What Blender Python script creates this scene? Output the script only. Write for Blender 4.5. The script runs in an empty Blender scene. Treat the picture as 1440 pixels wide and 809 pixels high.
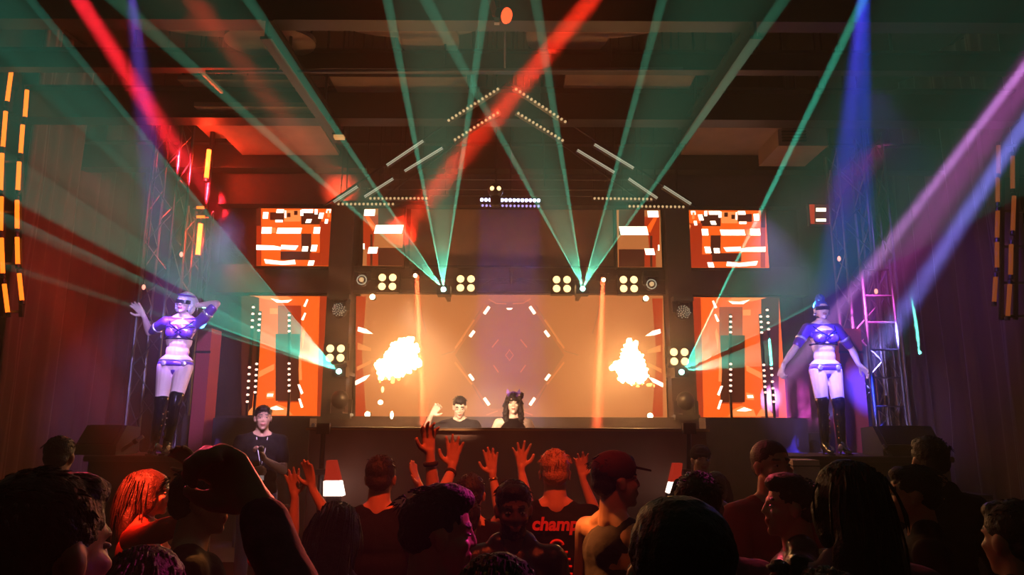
import bpy, math, random
import numpy as np
from mathutils import Vector, Matrix, noise

# ------------------------------------------------------------------ camera, world, exposure
S = bpy.context.scene
COL = S.collection
PI = math.pi
PITCH, ROLL, CZ, F = math.radians(10.8), math.radians(0.25), 1.85, 1000.0
cam = bpy.data.cameras.new('camera'); cam_o = bpy.data.objects.new('camera', cam); COL.objects.link(cam_o)
cam.lens = 25; cam.sensor_width = 36; cam.clip_start = 0.05
_f = Vector((0, math.cos(PITCH), math.sin(PITCH)))
_r0 = Vector((1, 0, 0)); _u0 = Vector((0, -math.sin(PITCH), math.cos(PITCH)))
_r = _r0*math.cos(ROLL) + _u0*math.sin(ROLL)
_u = _u0*math.cos(ROLL) - _r0*math.sin(ROLL)
_m = Matrix((_r, _u, -_f)).transposed().to_4x4(); _m.translation = (0, 0, CZ)
cam_o.matrix_world = _m
S.camera = cam_o
vs = S.view_settings
vs.view_transform = 'Standard'; vs.look = 'None'; vs.exposure = 0.0; vs.gamma = 1.0; vs.use_curve_mapping = False
W = bpy.data.worlds.new('world'); S.world = W; W.use_nodes = True
W.node_tree.nodes['Background'].inputs[0].default_value = (0, 0, 0, 1)
W.node_tree.nodes['Background'].inputs[1].default_value = 0.0
cy = S.cycles
cy.use_denoising = True; cy.use_light_tree = True
cy.max_bounces = 5; cy.diffuse_bounces = 2; cy.glossy_bounces = 2; cy.transmission_bounces = 3
cy.volume_bounces = 0; cy.transparent_max_bounces = 8
cy.sample_clamp_direct = 0; cy.sample_clamp_indirect = 4; cy.caustics_reflective = False; cy.caustics_refractive = False
HAZE = 0.029

def P(px, py, d):
    """point of the room at distance d (world Y) seen at photo pixel px, py"""
    v = _f + _r*((px-720)/F) + _u*((404.5-py)/F)
    return Vector((0, 0, CZ)) + v*(d/v.y)

# ------------------------------------------------------------------ materials
def mat(name, c, rough=.8, emit=0, ec=None, metal=0, bump=0, bscale=40, var=0, vscale=8, spec=.5, sheen=0, coat=0):
    m = bpy.data.materials.new(name); m.use_nodes = True; nt = m.node_tree
    b = nt.nodes['Principled BSDF']
    b.inputs['Base Color'].default_value = (*c, 1); b.inputs['Roughness'].default_value = rough
    b.inputs['Metallic'].default_value = metal; b.inputs['Specular IOR Level'].default_value = spec
    b.inputs['Sheen Weight'].default_value = sheen; b.inputs['Coat Weight'].default_value = coat
    if emit:
        b.inputs['Emission Color'].default_value = (*(ec or c), 1); b.inputs['Emission Strength'].default_value = emit
    if bump or var:
        tc = nt.nodes.new('ShaderNodeTexCoord')
    if bump:
        n = nt.nodes.new('ShaderNodeTexNoise'); n.inputs['Scale'].default_value = bscale; n.inputs['Detail'].default_value = 4
        nt.links.new(tc.outputs['Object'], n.inputs['Vector'])
        bp = nt.nodes.new('ShaderNodeBump'); bp.inputs['Strength'].default_value = bump; bp.inputs['Distance'].default_value = .01
        nt.links.new(n.outputs[0], bp.inputs['Height']); nt.links.new(bp.outputs[0], b.inputs['Normal'])
    if var:
        n2 = nt.nodes.new('ShaderNodeTexNoise'); n2.inputs['Scale'].default_value = vscale; n2.inputs['Detail'].default_value = 5
        nt.links.new(tc.outputs['Object'], n2.inputs['Vector'])
        r = nt.nodes.new('ShaderNodeMapRange'); r.inputs[1].default_value = .3; r.inputs[2].default_value = .7
        r.inputs[3].default_value = 1-var; r.inputs[4].default_value = 1+var
        nt.links.new(n2.outputs[0], r.inputs[0])
        mx = nt.nodes.new('ShaderNodeVectorMath'); mx.operation = 'SCALE'; mx.inputs[0].default_value = c
        nt.links.new(r.outputs[0], mx.inputs['Scale']); nt.links.new(mx.outputs[0], b.inputs['Base Color'])
    return m
def glow(name, c, e): return mat(name, tuple(.06*min(1, x)+.01 for x in c), .45, e, c)

M = dict(
 black=mat('black_matt', (.02,.018,.02), .85, bump=.2),
 wall=mat('dark_wall', (.04,.028,.028), .85, var=.3, bump=.3),
 ceil=mat('dark_ceiling', (.035,.026,.024), .9, var=.3, vscale=2),
 beam=mat('ceiling_steel', (.018,.015,.015), .45, var=.3, spec=.6),
 cloud=mat('ceiling_cloud_panel', (.30,.19,.15), .7, var=.15, vscale=3),
 floor=mat('dark_floor', (.03,.025,.03), .4, var=.3),
 stage=mat('stage_black', (.06,.04,.045), .55, var=.2),
 booth=mat('booth_front', (.34,.17,.13), .7, var=.12, vscale=3),
 curtain=mat('curtain_velvet', (.09,.035,.042), .8, sheen=.4, bump=.2, var=.15, vscale=3),
 metal=mat('aluminium_truss', (.16,.15,.16), .4, metal=.8, var=.15),
 dmetal=mat('black_steel', (.05,.045,.05), .35, metal=.5),
 plastic=mat('fixture_plastic', (.03,.028,.03), .4),
 gold=mat('polished_gold', (.8,.5,.2), .25, metal=1),
 amber=glow('amber_lamp', (1,.62,.25), 3.0),
 warm=glow('warm_lamp', (1,.72,.4), 9.0),
 panelo=glow('screen_orange', (1,.12,.008), 1.25),
 panelr=glow('screen_red', (1,.06,.005), .5),
 panelp=glow('screen_peach', (1,.26,.06), 1.4),
 paneld=glow('screen_dark', (.30,.04,.015), .22),
 panelw=glow('screen_white', (1,.80,.58), 3.2),
 mains=glow('main_screen_brown', (.90,.27,.07), .62),
 mainl=glow('main_screen_arc', (1,.34,.09), .8),
 maind=glow('main_screen_dim', (.80,.27,.12), .50),
 mainc=glow('main_screen_mauve', (.84,.27,.09), .50),
 tuber=glow('red_tube', (1,.10,.012), 11.0),
 tubeo=glow('orange_tube', (1,.16,.01), 2.6),
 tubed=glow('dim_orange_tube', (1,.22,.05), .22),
 laser=glow('laser_aperture', (.35,1,.75), 30.0),
 ledw=glow('led_pale', (.85,.8,.55), .55),
 leda=glow('led_amber', (1,.65,.3), .75),
 ledb=glow('led_blue_white', (.55,.6,1), 7.0),
 ledv=glow('led_violet', (.55,.4,1), 1.2),
 fire=glow('flame', (1,.47,.15), 58.0),
 redp=glow('red_panel', (1,.05,.02), .35),
 skin=mat('skin', (.55,.32,.22), .5, var=.06, bump=.05, bscale=90),
 skinp=mat('pale_skin', (.78,.56,.48), .45, var=.04),
 hair=mat('black_hair', (.012,.009,.010), .55, bump=.6, bscale=120),
 hairb=mat('brown_hair', (.07,.035,.02), .45, bump=.6, bscale=120),
 hairf=mat('fair_hair', (.42,.22,.09), .45, bump=.6, bscale=120),
 hairblue=mat('blue_hair', (.03,.08,.55), .45, bump=.6, bscale=120),
 hairw=mat('silver_hair', (.7,.66,.75), .35, bump=.5, bscale=120),
 tee=mat('black_cotton', (.006,.0055,.007), .9, bump=.3, spec=.15),
 capc=mat('cap_cloth', (.12,.02,.02), .85, bump=.2),
 teeg=mat('dark_grey_cotton', (.02,.018,.022), .9, bump=.3),
 leather=mat('black_leather', (.02,.016,.018), .32, bump=.35, bscale=30),
 redc=mat('red_cloth', (.75,.10,.06), .8, bump=.3, bscale=20),
 maroon=mat('maroon_cloth', (.35,.05,.06), .85, bump=.3),
 plum=mat('plum_cloth', (.14,.05,.12), .85, bump=.4, var=.4, vscale=25),
 mauve=mat('mauve_cloth', (.22,.10,.16), .85, bump=.3),
 white=mat('white_cloth', (.75,.7,.72), .7),
 jean=mat('blue_denim', (.30,.30,.62), .8, bump=.2),
 dark=mat('dark_trousers', (.02,.018,.025), .9),
 shoe=mat('black_shoe', (.02,.02,.02), .4),
 pvc=mat('black_patent_boot', (.012,.01,.014), .12, coat=.6),
 purple=mat('violet_lame', (.16,.06,.42), .3, metal=.3),
 silver=mat('silver_lame', (.8,.72,.85), .25, metal=.7),
 skind=mat('shaded_skin', (.20,.11,.08), .55, bump=.05, bscale=90),  # skin copy darkened so the bearded face reads as unlit
 eye=mat('eye_white', (.38,.35,.34), .3), iris=mat('iris', (.02,.012,.01), .2),
 lip=mat('lips', (.42,.12,.10), .4), printr=mat('red_print', (.85,.10,.12), .7),
 badge=mat('badge_card_glow', (.9,.86,.85), .5, emit=.15, ec=(1,.8,.7)),  # card emits faintly though it is no lamp
)

# ------------------------------------------------------------------ mesh helpers
def ortho(a):
    a = a.normalized(); t = Vector((0,0,1)) if abs(a.z) < .9 else Vector((1,0,0))
    x = t.cross(a).normalized(); return x, a.cross(x)
class MB:
    def __init__(s): s.v=[]; s.f=[]; s.m=[]; s.cm=0
    def add(s, vs_, fs):
        n=len(s.v); s.v += [tuple(v) for v in vs_]; s.f += [tuple(i+n for i in f) for f in fs]; s.m += [s.cm]*len(fs); return s
    def mat(s, i): s.cm=i; return s
    def box(s, a, b):
        v=[(x,y,z) for x in (a[0],b[0]) for y in (a[1],b[1]) for z in (a[2],b[2])]
        return s.add(v, [(0,1,3,2),(4,6,7,5),(0,4,5,1),(2,3,7,6),(0,2,6,4),(1,5,7,3)])
    def cbox(s, c, sz): c=Vector(c); h=Vector(sz)*.5; return s.box(c-h, c+h)
    def obox(s, c, X, Y, Z):   # centre and half-axis vectors
        c,X,Y,Z=map(Vector,(c,X,Y,Z))
        v=[c+X*i+Y*j+Z*k for i in(-1,1) for j in(-1,1) for k in(-1,1)]
        return s.add(v, [(0,1,3,2),(4,6,7,5),(0,4,5,1),(2,3,7,6),(0,2,6,4),(1,5,7,3)])
    def bar(s, a, b, w, h=None):
        a=Vector(a); b=Vector(b); x,y=ortho(b-a); return s.obox((a+b)/2, x*w/2, y*(h or w)/2, (b-a)/2)
    def tube(s, a, b, r, r2=None, n=10, cap=True):
        a=Vector(a); b=Vector(b); x,y=ortho(b-a); r2=r if r2 is None else r2
        v=[a+(x*math.cos(t)+y*math.sin(t))*r for t in [2*PI*i/n for i in range(n)]]+[b+(x*math.cos(t)+y*math.sin(t))*r2 for t in [2*PI*i/n for i in range(n)]]
        f=[(i,(i+1)%n,n+(i+1)%n,n+i) for i in range(n)]
        if cap: f+=[tuple(range(n-1,-1,-1)), tuple(range(n,2*n))]
        return s.add(v,f)
    def path(s, pts, rs, n=6):
        pts=[Vector(p) for p in pts]; K=len(pts); vv=[]
        rs = rs if isinstance(rs,(list,tuple)) else [rs]*K
        px=None
        for k,p in enumerate(pts):
            d=(pts[min(k+1,K-1)]-pts[max(k-1,0)]).normalized()
            if px is None: px,_=ortho(d)
            x=(px-d*px.dot(d)); x = x.normalized() if x.length>1e-5 else ortho(d)[0]
            px=x; y=d.cross(x)
            vv += [p+(x*math.cos(2*PI*i/n)+y*math.sin(2*PI*i/n))*rs[k] for i in range(n)]
        f=[(k*n+i,k*n+(i+1)%n,(k+1)*n+(i+1)%n,(k+1)*n+i) for k in range(K-1) for i in range(n)]
        f+=[tuple(range(n-1,-1,-1)), tuple(range((K-1)*n,K*n))]
        return s.add(vv,f)
    def ell(s, c, rad, R=None, n=16, k=10):
        c=Vector(c); R=R or Matrix.Identity(3)
        vv=[]
        for j in range(1,k):
            ph=PI*j/k
            for i in range(n):
                t=2*PI*i/n
                vv.append(c+R@Vector((rad[0]*math.sin(ph)*math.cos(t), rad[1]*math.sin(ph)*math.sin(t), rad[2]*math.cos(ph))))
        top=len(vv); vv.append(c+R@Vector((0,0,rad[2]))); vv.append(c+R@Vector((0,0,-rad[2])))
        f=[((j)*n+i,(j+1)*n+i,(j+1)*n+(i+1)%n,j*n+(i+1)%n) for j in range(k-2) for i in range(n)]
        f+=[(top,i,(i+1)%n) for i in range(n)]+[(top+1,(k-2)*n+(i+1)%n,(k-2)*n+i) for i in range(n)]
        return s.add(vv,f)
    def cap(s, a, ra, b, rb, n=14):
        a=Vector(a); b=Vector(b); L=(b-a)
        if L.length<1e-5: return s.ell(a,(ra,)*3)
        d=L.normalized(); x,y=ortho(L); rings=[]
        for k in range(1,5): t=-PI/2+PI/2*k/4; rings.append((a+d*ra*math.sin(t), ra*math.cos(t)))
        for k in range(0,4): t=PI/2*k/4; rings.append((b+d*rb*math.sin(t), rb*math.cos(t)))
        vv=[c+(x*math.cos(2*PI*i/n)+y*math.sin(2*PI*i/n))*r for c,r in rings for i in range(n)]
        K=len(rings); f=[(k*n+i,k*n+(i+1)%n,(k+1)*n+(i+1)%n,(k+1)*n+i) for k in range(K-1) for i in range(n)]
        i0=len(vv); vv+= [a-d*ra, b+d*rb]
        f+=[(i0,(i+1)%n,i) for i in range(n)]+[(i0+1,(K-1)*n+i,(K-1)*n+(i+1)%n) for i in range(n)]
        return s.add(vv,f)
    def lathe(s, c, prof, axis=(0,0,1), n=20):   # prof: (distance along axis, radius)
        c=Vector(c); d=Vector(axis).normalized(); x,y=ortho(d)
        vv=[c+d*h+(x*math.cos(2*PI*i/n)+y*math.sin(2*PI*i/n))*r for h,r in prof for i in range(n)]; K=len(prof)
        f=[(k*n+i,k*n+(i+1)%n,(k+1)*n+(i+1)%n,(k+1)*n+i) for k in range(K-1) for i in range(n)]
        f+=[tuple(range(n-1,-1,-1)), tuple(range((K-1)*n,K*n))]
        return s.add(vv,f)
    def prism(s, pts, off):
        pts=[Vector(p) for p in pts]; n=len(pts); off=Vector(off)
        return s.add(pts+[p+off for p in pts], [tuple(range(n)), tuple(range(2*n-1,n-1,-1))]+[(i,n+i,n+(i+1)%n,(i+1)%n) for i in range(n)])
    def build(s, name, mats, parent=None, smooth=False, origin=None):
        me=bpy.data.meshes.new(name)
        if origin is None and parent is None:
            a=np.array(s.v); origin=Vector(((a[:,0].min()+a[:,0].max())/2,(a[:,1].min()+a[:,1].max())/2,a[:,2].min()))
        off = Vector(origin) if origin is not None else wloc(parent)
        me.from_pydata([tuple(Vector(v)-off) for v in s.v],[],s.f)
        for m in (mats if isinstance(mats,(list,tuple)) else [mats]): me.materials.append(m)
        me.polygons.foreach_set('material_index', s.m)
        if smooth: me.polygons.foreach_set('use_smooth',[True]*len(s.f))
        me.update()
        o=bpy.data.objects.new(name,me); COL.objects.link(o)
        if parent is not None: o.parent=parent; o.location=off-wloc(parent)
        else: o.location=off
        return o
def wloc(o):
    v=Vector(o.location)
    while o.parent: o=o.parent; v+=Vector(o.location)
    return v
def thing(name, loc, label, cat, group=None):
    o=bpy.data.objects.new(name,None); COL.objects.link(o); o.location=loc; o.empty_display_size=.1
    return tag(o,label,cat,group)
def tag(o, label, cat, group=None, kind=None):
    if not 4<=len(label.split())<=16: print('LABEL', len(label.split()), label)
    o['label']=label; o['category']=cat
    if group: o['group']=group
    if kind: o['kind']=kind
    return o
def struct(o): o['kind']='structure'; return o
def spot(loc, to, ang, power, col, scale=(1,1), blend=.1, roll=(1,0,0), rad=.02):
    l=bpy.data.lights.new('spot_light','SPOT'); l.energy=power; l.color=col; l.spot_size=ang; l.spot_blend=blend; l.shadow_soft_size=rad
    ob=bpy.data.objects.new('spot_light',l); COL.objects.link(ob)
    z=-(Vector(to)-Vector(loc)).normalized(); x=Vector(roll); x=(x-z*x.dot(z)).normalized(); y=z.cross(x)
    Mx=Matrix((x,y,z)).transposed().to_4x4(); Mx.translation=Vector(loc)
    ob.matrix_world=Mx@Matrix.Diagonal((scale[0],scale[1],1,1)); return ob
def point(loc, power, col, rad=.1):
    l=bpy.data.lights.new('point_light','POINT'); l.energy=power; l.color=col; l.shadow_soft_size=rad
    ob=bpy.data.objects.new('point_light',l); COL.objects.link(ob); ob.location=loc; return ob
def fan(A, B, C, power, col, th=.02, edge=.0):
    """a real laser sheet: a spot squeezed to a blade, scattering in the haze; edges are pencil beams"""
    b=(B-A).normalized(); c=(C-A).normalized(); mid=(b+c).normalized(); ang=b.angle(c)
    spot(A, A+mid, ang, power/th, col, (1,th/ang), .0, (b-c), .006)
    if edge:
        for e in (b,c): spot(A, A+e, .006, edge*2.2, col, (1,1), .3, (1,0,0), .004)

# ------------------------------------------------------------------ lights of the room
GRN=(.16,1,.58); TEAL=(.08,1,.66)
def beam(loc, to, size, spread, power, col):
    """collimated moving-head beam: a small disk lamp with a tight spread"""
    l=bpy.data.lights.new('beam_light','AREA'); l.shape='DISK'; l.size=size; l.spread=spread; l.energy=power; l.color=col
    ob=bpy.data.objects.new('beam_light',l); COL.objects.link(ob)
    z=-(Vector(to)-Vector(loc)).normalized(); ob.rotation_mode='QUATERNION'; ob.rotation_quaternion=z.to_track_quat('Z','Y'); ob.location=loc; return ob
A1=P(623,406,9.45); A2=P(820,405,9.45); A3=P(475,522,9.3); A4=P(960,523,9.3)
fan(A1, P(545,0,4.8), P(683,0,4.8), 1000, GRN, edge=75000)
fan(A1, P(375,37,4.8), P(300,121,4.8), 800, GRN, edge=60000)
fan(A2, P(640,75,4.8), P(760,40,4.8), 850, GRN, edge=60000)
fan(A2, P(930,5,4.8), P(1060,60,4.8), 850, GRN, edge=60000)
fan(A3, P(60,20,6.0), P(0,345,6.0), 500, TEAL, edge=60000)
for a_,b_,pw in (((60,20),(42,118),1500),((46,95),(20,236),1300),((23,220),(8,300),1600),((12,280),(0,348),2400)): fan(A3, P(*a_,6.0), P(*b_,6.0), pw, TEAL)
fan(A3, P(0,345,6.0), P(0,372,6.0), 400, TEAL, edge=30000)
fan(A4, P(1214,0,5.2), P(1440,277,6.0), 200, TEAL, edge=60000)
for a_,b_,pw in (((1214,0),(1330,135),600),((1322,125),(1440,277),800)): fan(A4, P(*a_,5.4), P(*b_,5.8), pw, TEAL)
fan(A4, P(1125,462,10.25), P(1132,509,10.25), 1200, TEAL, edge=30000)
spot(A4, P(1214,0,5.2), .018, 300000, TEAL, blend=.6, rad=.005)
# moving-head beams from fixtures over the dance floor
beam(P(905,-90,4.6), P(560,330,10.5), .15, math.radians(4.0), 40, (1,.03,.010))
beam(P(60,-80,5.2), P(300,290,10.5), .14, math.radians(4.0), 45, (1,.015,.03))
beam(P(225,-60,5.2), P(480,270,10.5), .18, math.radians(6.0), 7, (1,.06,.02))
beam(P(1560,-60,5.2), P(1170,505,9.5), .26, math.radians(9), 26, (.9,.10,.75))
beam(P(1540,20,5.2), P(1205,540,9.5), .12, math.radians(4), 32, (.25,.22,1))
beam(P(1520,-10,5.4), P(1130,500,9.5), .08, math.radians(3), 18, (.8,.3,1))
spot(P(175,-90,5.2), P(245,500,7.7), .15, 14000, (.26,.12,1), blend=1, rad=.03)
spot(P(1218,-70,5.2), P(1165,520,7.7), .16, 30000, (.06,.05,1), blend=1, rad=.03)
spot(P(1218,-40,5.2), P(1216,300,6.8), .10, 30000, (.02,.05,1), blend=1, rad=.03)
# violet key lights on the two dancers, low powered, from close by
spot(P(330,300,4.2), P(245,500,7.6), .42, 1000, (.50,.38,1), blend=.6, rad=.08)
spot(P(1060,300,4.2), P(1155,510,7.7), .42, 900, (.50,.38,1), blend=.6, rad=.08)
# added narrow spots on single crowd figures and one ceiling panel
spot(P(40,330,2.9), P(222,712,3.7), .30, 900, (1,.05,.015), blend=.8, rad=.06)
spot(P(600,330,4.6), P(303,688,2.6), .11, 1100, (1,.30,.06), blend=.8, rad=.05)
spot(P(760,420,6.0), P(375,720,1.1), .12, 800, (1,.12,.08), blend=.8, rad=.05)
spot(P(130,-60,5.0), P(316,38,7.05), .22, 260, (1,.05,.02), blend=.8, rad=.05)
# colour washes on the side drapes
spot((-3.6,7.0,5.4), (-6.6,10.4,3.2), .75, 260, (1,.05,.10), blend=1, rad=.1)
spot((3.8,7.0,5.4), (6.6,10.4,3.2), .75, 260, (.30,.10,1), blend=1, rad=.1)
spot((0.3,.6,6.6), P(640,640,4.0), .42, 1900, (1,.07,.015), blend=.9, rad=.1)  # added spots from here on, for crowd, performers and crew
spot(P(380,120,4.3), P(822,750,3.15), .085, 2400, (1,.24,.04), blend=.8, rad=.08)
spot(P(1250,200,6.5), P(655,760,1.9), .14, 1700, (1,.03,.32), blend=.9, rad=.08)
spot(P(700,200,7.5), P(1095,740,2.7), .13, 1500, (1,.07,.12), blend=.9, rad=.08)
spot(P(240,420,8.6), P(1075,690,3.3), .08, 700, (1,.10,.05), blend=.9, rad=.08)
spot(P(560,420,5.0), P(662,578,7.8), .44, 1400, (1,.62,.36), blend=.7, rad=.08)
spot(P(420,300,5.0), P(371,625,6.8), .20, 700, (.75,.5,.85), blend=.7, rad=.08)
# blue-violet glow of the batten over the centre panel
spot(P(120,230,5.5), P(322,650,1.15), .09, 500, (1,.06,.14), blend=.8, rad=.05)  # added red rim light on the raised fist, no batten light
l=bpy.data.lights.new('batten_light','AREA'); l.shape='RECTANGLE'; l.size=.84; l.size_y=.08; l.spread=math.radians(14); l.energy=11; l.color=(.20,.14,1)
ob=bpy.data.objects.new('batten_light',l); COL.objects.link(ob); ob.location=P(717,292,9.7)+Vector((0,0,-.03))
for sx in (-1,1):   # narrow orange down-beams beside the main screen
    beam(P(717+sx*131,388+(3 if sx>0 else 0),9.6), P(717+sx*122,620,8.7), .06, math.radians(4), 30, (1,.10,.03))

# ------------------------------------------------------------------ the room
WX, YB, ZC = 6.7, 12.3, 7.6
struct(MB().box((-WX-.2,-3,-.2),(WX+.2,YB+.2,0)).build('floor',M['floor']))
struct(MB().box((-WX-.2,YB,0),(WX+.2,YB+.2,ZC)).build('wall_back',M['wall']))
struct(MB().box((-WX-.2,-3,0),(-WX,YB,ZC)).build('wall_left',M['wall']))
struct(MB().box((WX,-3,0),(WX+.2,YB,ZC)).build('wall_right',M['wall']))
struct(MB().box((-WX-.2,-3.2,0),(WX+.2,-3,ZC)).build('wall_front',M['wall']))
struct(MB().box((-WX-.2,-3.2,ZC),(WX+.2,YB+.2,ZC+.2)).build('ceiling',M['ceil']))
def Z(z): return Vector((0,0,z))
# long pleated drapes on both side walls
def curtain(side, y0, y1, label, seed):
    rnd=random.Random(seed); n=int((y1-y0)*26); front=[]; x0=side*(WX-.12)
    for i in range(n+1):
        y=y0+(y1-y0)*i/n; t=i/n
        front.append((x0-side*(.10*math.sin(y*11+math.sin(y*2.3)*2)+.03*math.sin(y*37+seed)+.06), y))
    zs=[.25,1.2,2.4,3.8,5.2,6.6,7.45]; mb=MB(); vv=[]
    for z in zs:
        for (x,y) in front: vv.append((x+side*.03*math.sin(y*5+z*1.7)*(7.5-z)/7, y+.03*math.sin(z*2.1+y*3), z))
        for (x,y) in front: vv.append((x+side*.02+side*.03*math.sin(y*5+z*1.7)*(7.5-z)/7, y+.03*math.sin(z*2.1+y*3), z))
    N=n+1; ff=[]
    for k in range(len(zs)-1):
        b=k*2*N; c=(k+1)*2*N
        for i in range(n): ff+=[(b+i,b+i+1,c+i+1,c+i),(b+N+i+1,b+N+i,c+N+i,c+N+i+1)]
        ff+=[(b,c,c+N,b+N),(b+n,b+N+n,c+N+n,c+n)]
    ff+=[(i,N+i,N+i+1,i+1) for i in range(n)]
    c=(len(zs)-1)*2*N; ff+=[(c+i,c+i+1,c+N+i+1,c+N+i) for i in range(n)]
    mb.add(vv,ff); r=thing('curtain',(x0,(y0+y1)/2,.25),label,'curtain','pleated drapes on the side walls')
    mb.build('drape',M['curtain'],r,smooth=True)
    MB().tube((x0,y0,7.47),(x0,y1,7.47),.03).build('curtain_rail',M['dmetal'],r)
curtain(-1,9.0,12.1,'dark red pleated drape on the left wall behind the left dancer',1)
curtain(-1,3.0,8.1,'dark pleated drape on the left wall nearest the camera, left of the tube lights',3)
curtain(1,8.9,12.1,'dark plum pleated drape on the right wall behind the right dancer',2)
curtain(1,3.0,7.4,'dark pleated drape on the right wall nearest the camera, right of the tube lights',4)

# transverse steel ceiling beams, hung with rods from the ceiling
def ibeam(a, b, h, label, name='ceiling_beam', rods=3):
    a=Vector(a); b=Vector(b); r=thing(name,(a+b)/2-Z(h/2),label,'ceiling beam','steel ceiling beams')
    mb=MB(); w=h*.6
    for dz,hh,ww in ((0,h,.03),(-h/2,.03,w),(h/2,.03,w)): mb.bar(a+Z(dz),b+Z(dz),hh if abs((b-a).x)<.1 else ww,ww if abs((b-a).x)<.1 else hh)
    # bar(): first size lies along the horizontal normal
    d=(b-a).normalized(); x=Vector((0,0,1)).cross(d).normalized()
    mb=MB()
    for dz,hh,ww in ((0,h,.03),(-h/2,.03,w),(h/2,.03,w)): mb.obox((a+b)/2+Z(dz), x*ww/2, Z(hh/2), (b-a)/2)
    mb.build('steel_section',M['beam'],r)
    for i in range(rods):
        p=a.lerp(b,(i+.5)/rods)+Z(h/2); MB().tube(p,(p.x,p.y,ZC),.018).build('hanger_rod',M['dmetal'],r)
    return r
y=6.6; z=P(600,37,y).z+.19; ibeam((-6.6,y,z),(6.6,y,z),.34,'deep dark steel beam across the top of the picture')
y=7.6; z=P(600,100,y).z+.12; ibeam((-6.6,y,z),(6.6,y,z),.22,'steel beam with a thin glinting lower edge, second from the front')
y=8.8; z=P(600,150,y).z; ibeam((-6.6,y,z),(6.6,y,z),.42,'broad dark steel beam third from the front, above the chevron light bars')
y=10.3; z=P(600,222,y).z; ibeam((-6.6,y,z),(6.6,y,z),.40,'rearmost dark steel beam above the stage screens')
for (px0,py0,px1,py1,l) in ((375,40,476,190,'dark longitudinal beam on the ceiling at left ending in a small amber lamp'),(1062,40,958,150,'dark longitudinal beam on the ceiling at right ending in a small amber lamp')):
    a=P(px0,py0,6.5); b=P(px1,py1,9.2); b.z=a.z+.0; ibeam(a,b,.20,l,rods=2)
# thin pipe under the second beam, with glints
a=P(290,101,7.4); b=P(960,97,7.4); r=thing('lighting_pipe',(a+b)/2,'long thin metal pipe with bright glints hung across the upper picture','pipe')
MB().tube(a,b,.02).build('pipe',M['metal'],r)
for t in (.15,.5,.85): p=a.lerp(b,t); MB().tube(p,(p.x,p.y,ZC),.012).build('hanger_rod',M['dmetal'],r)
a=P(286,104,7.4); b=P(312,130,8.0); r=tag(MB().bar(a,b,.03).build('ceiling_brace',M['tubed']),'short slanting brace glowing orange below the left end of the pipe','brace')  # brace carries the dim tube emission though it is no lamp

# curved acoustic clouds between the beams
def cloud(px, py, d, rx, ry, label, th=.06):
    c=P(px,py,d); r=thing('ceiling_cloud',c,label,'ceiling panel','rounded acoustic ceiling panels'); mb=MB(); n=40
    pts=[c+Vector((rx*math.cos(2*PI*i/n), ry*math.sin(2*PI*i/n), 0)) for i in range(n)]
    mb.prism(pts,(0,0,th)); mb.build('panel',M['cloud'],r)
    for sx in (-.5,.5): MB().tube(c+Vector((sx*rx,0,th)),(c.x+sx*rx,c.y,ZC),.01,n=6).build('hanger_wire',M['dmetal'],r)
cloud(316,37,7.05,.72,.22,'rounded ceiling panel lit red at the upper left')
cloud(580,37,7.05,.72,.24,'rounded brown ceiling panel left of the central par lamp')
cloud(603,56,7.3,.34,.50,'smaller rounded ceiling panel below the brown one left of centre')
cloud(828,37,7.05,.78,.26,'rounded brown ceiling panel right of the central par lamp')
cloud(798,52,7.3,.46,.52,'smaller rounded ceiling panel crossed by the red beam')
cloud(380,60,7.3,.5,.35,'small dim rounded ceiling panel above the left red tubes')
# flat ceiling rafts further back (dull brown-red rectangles)
def raft(px0,py0,px1,py1,d0,label,depth=.9,dz=.0):
    a=P(px0,py1,d0); b=P(px1,py1,d0); z=a.z
    r=thing('ceiling_raft',(a+b)/2,label,'ceiling panel','flat rafts between the beams'); mb=MB()
    d1=(z-CZ)/((P(px0,py0,d0).z-CZ)/d0); d1=max(1.2,min(d1,d0-.2))
    y0=max(d1,d0-depth*2.2)
    mb.box((a.x,y0,z),(b.x,d0,z+.06)); mb.build('panel',M['cloud'],r)
    for t in (.2,.8): x=a.x+(b.x-a.x)*t; MB().tube((x,(y0+d0)/2,z+.06),(x,(y0+d0)/2,ZC),.01,n=6).build('hanger_wire',M['dmetal'],r)
raft(275,112,470,138,9.0,'flat ceiling raft above and right of the upper red tube')
raft(480,108,660,140,9.0,'flat ceiling raft behind the left green laser pair')
raft(790,105,960,140,9.0,'flat ceiling raft behind the right green laser pair')
raft(955,160,1075,222,10.4,'flat dull red ceiling raft at right, left of the air unit')
raft(296,140,345,195,10.2,'small flat raft lit red above the upper red tube')
raft(345,150,480,222,10.4,'flat ceiling raft left of the chevron light bars')
# air unit at upper right
r=thing('air_unit',P(1122,205,9.3),'boxy brown air unit hung from the ceiling at upper right with a dark grille','air conditioner')
a=P(1095,205,9.3); b=P(1160,152,9.3)
MB().box((a.x,9.3,a.z),(b.x,10.1,b.z)).build('housing',M['cloud'],r)
mb=MB(); g0=P(1082,204,9.3); g1=P(1118,186,9.3)
for i in range(5): zz=a.z+.06+.045*i; mb.box((a.x+.05,9.27,zz),(a.x+.38,9.30,zz+.02))
mb.build('grille',M['black'],r)
MB().cbox(((a.x+b.x)/2,9.7,(b.z+ZC)/2),(.06,.06,ZC-b.z)).build('hanger',M['dmetal'],r)
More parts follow.
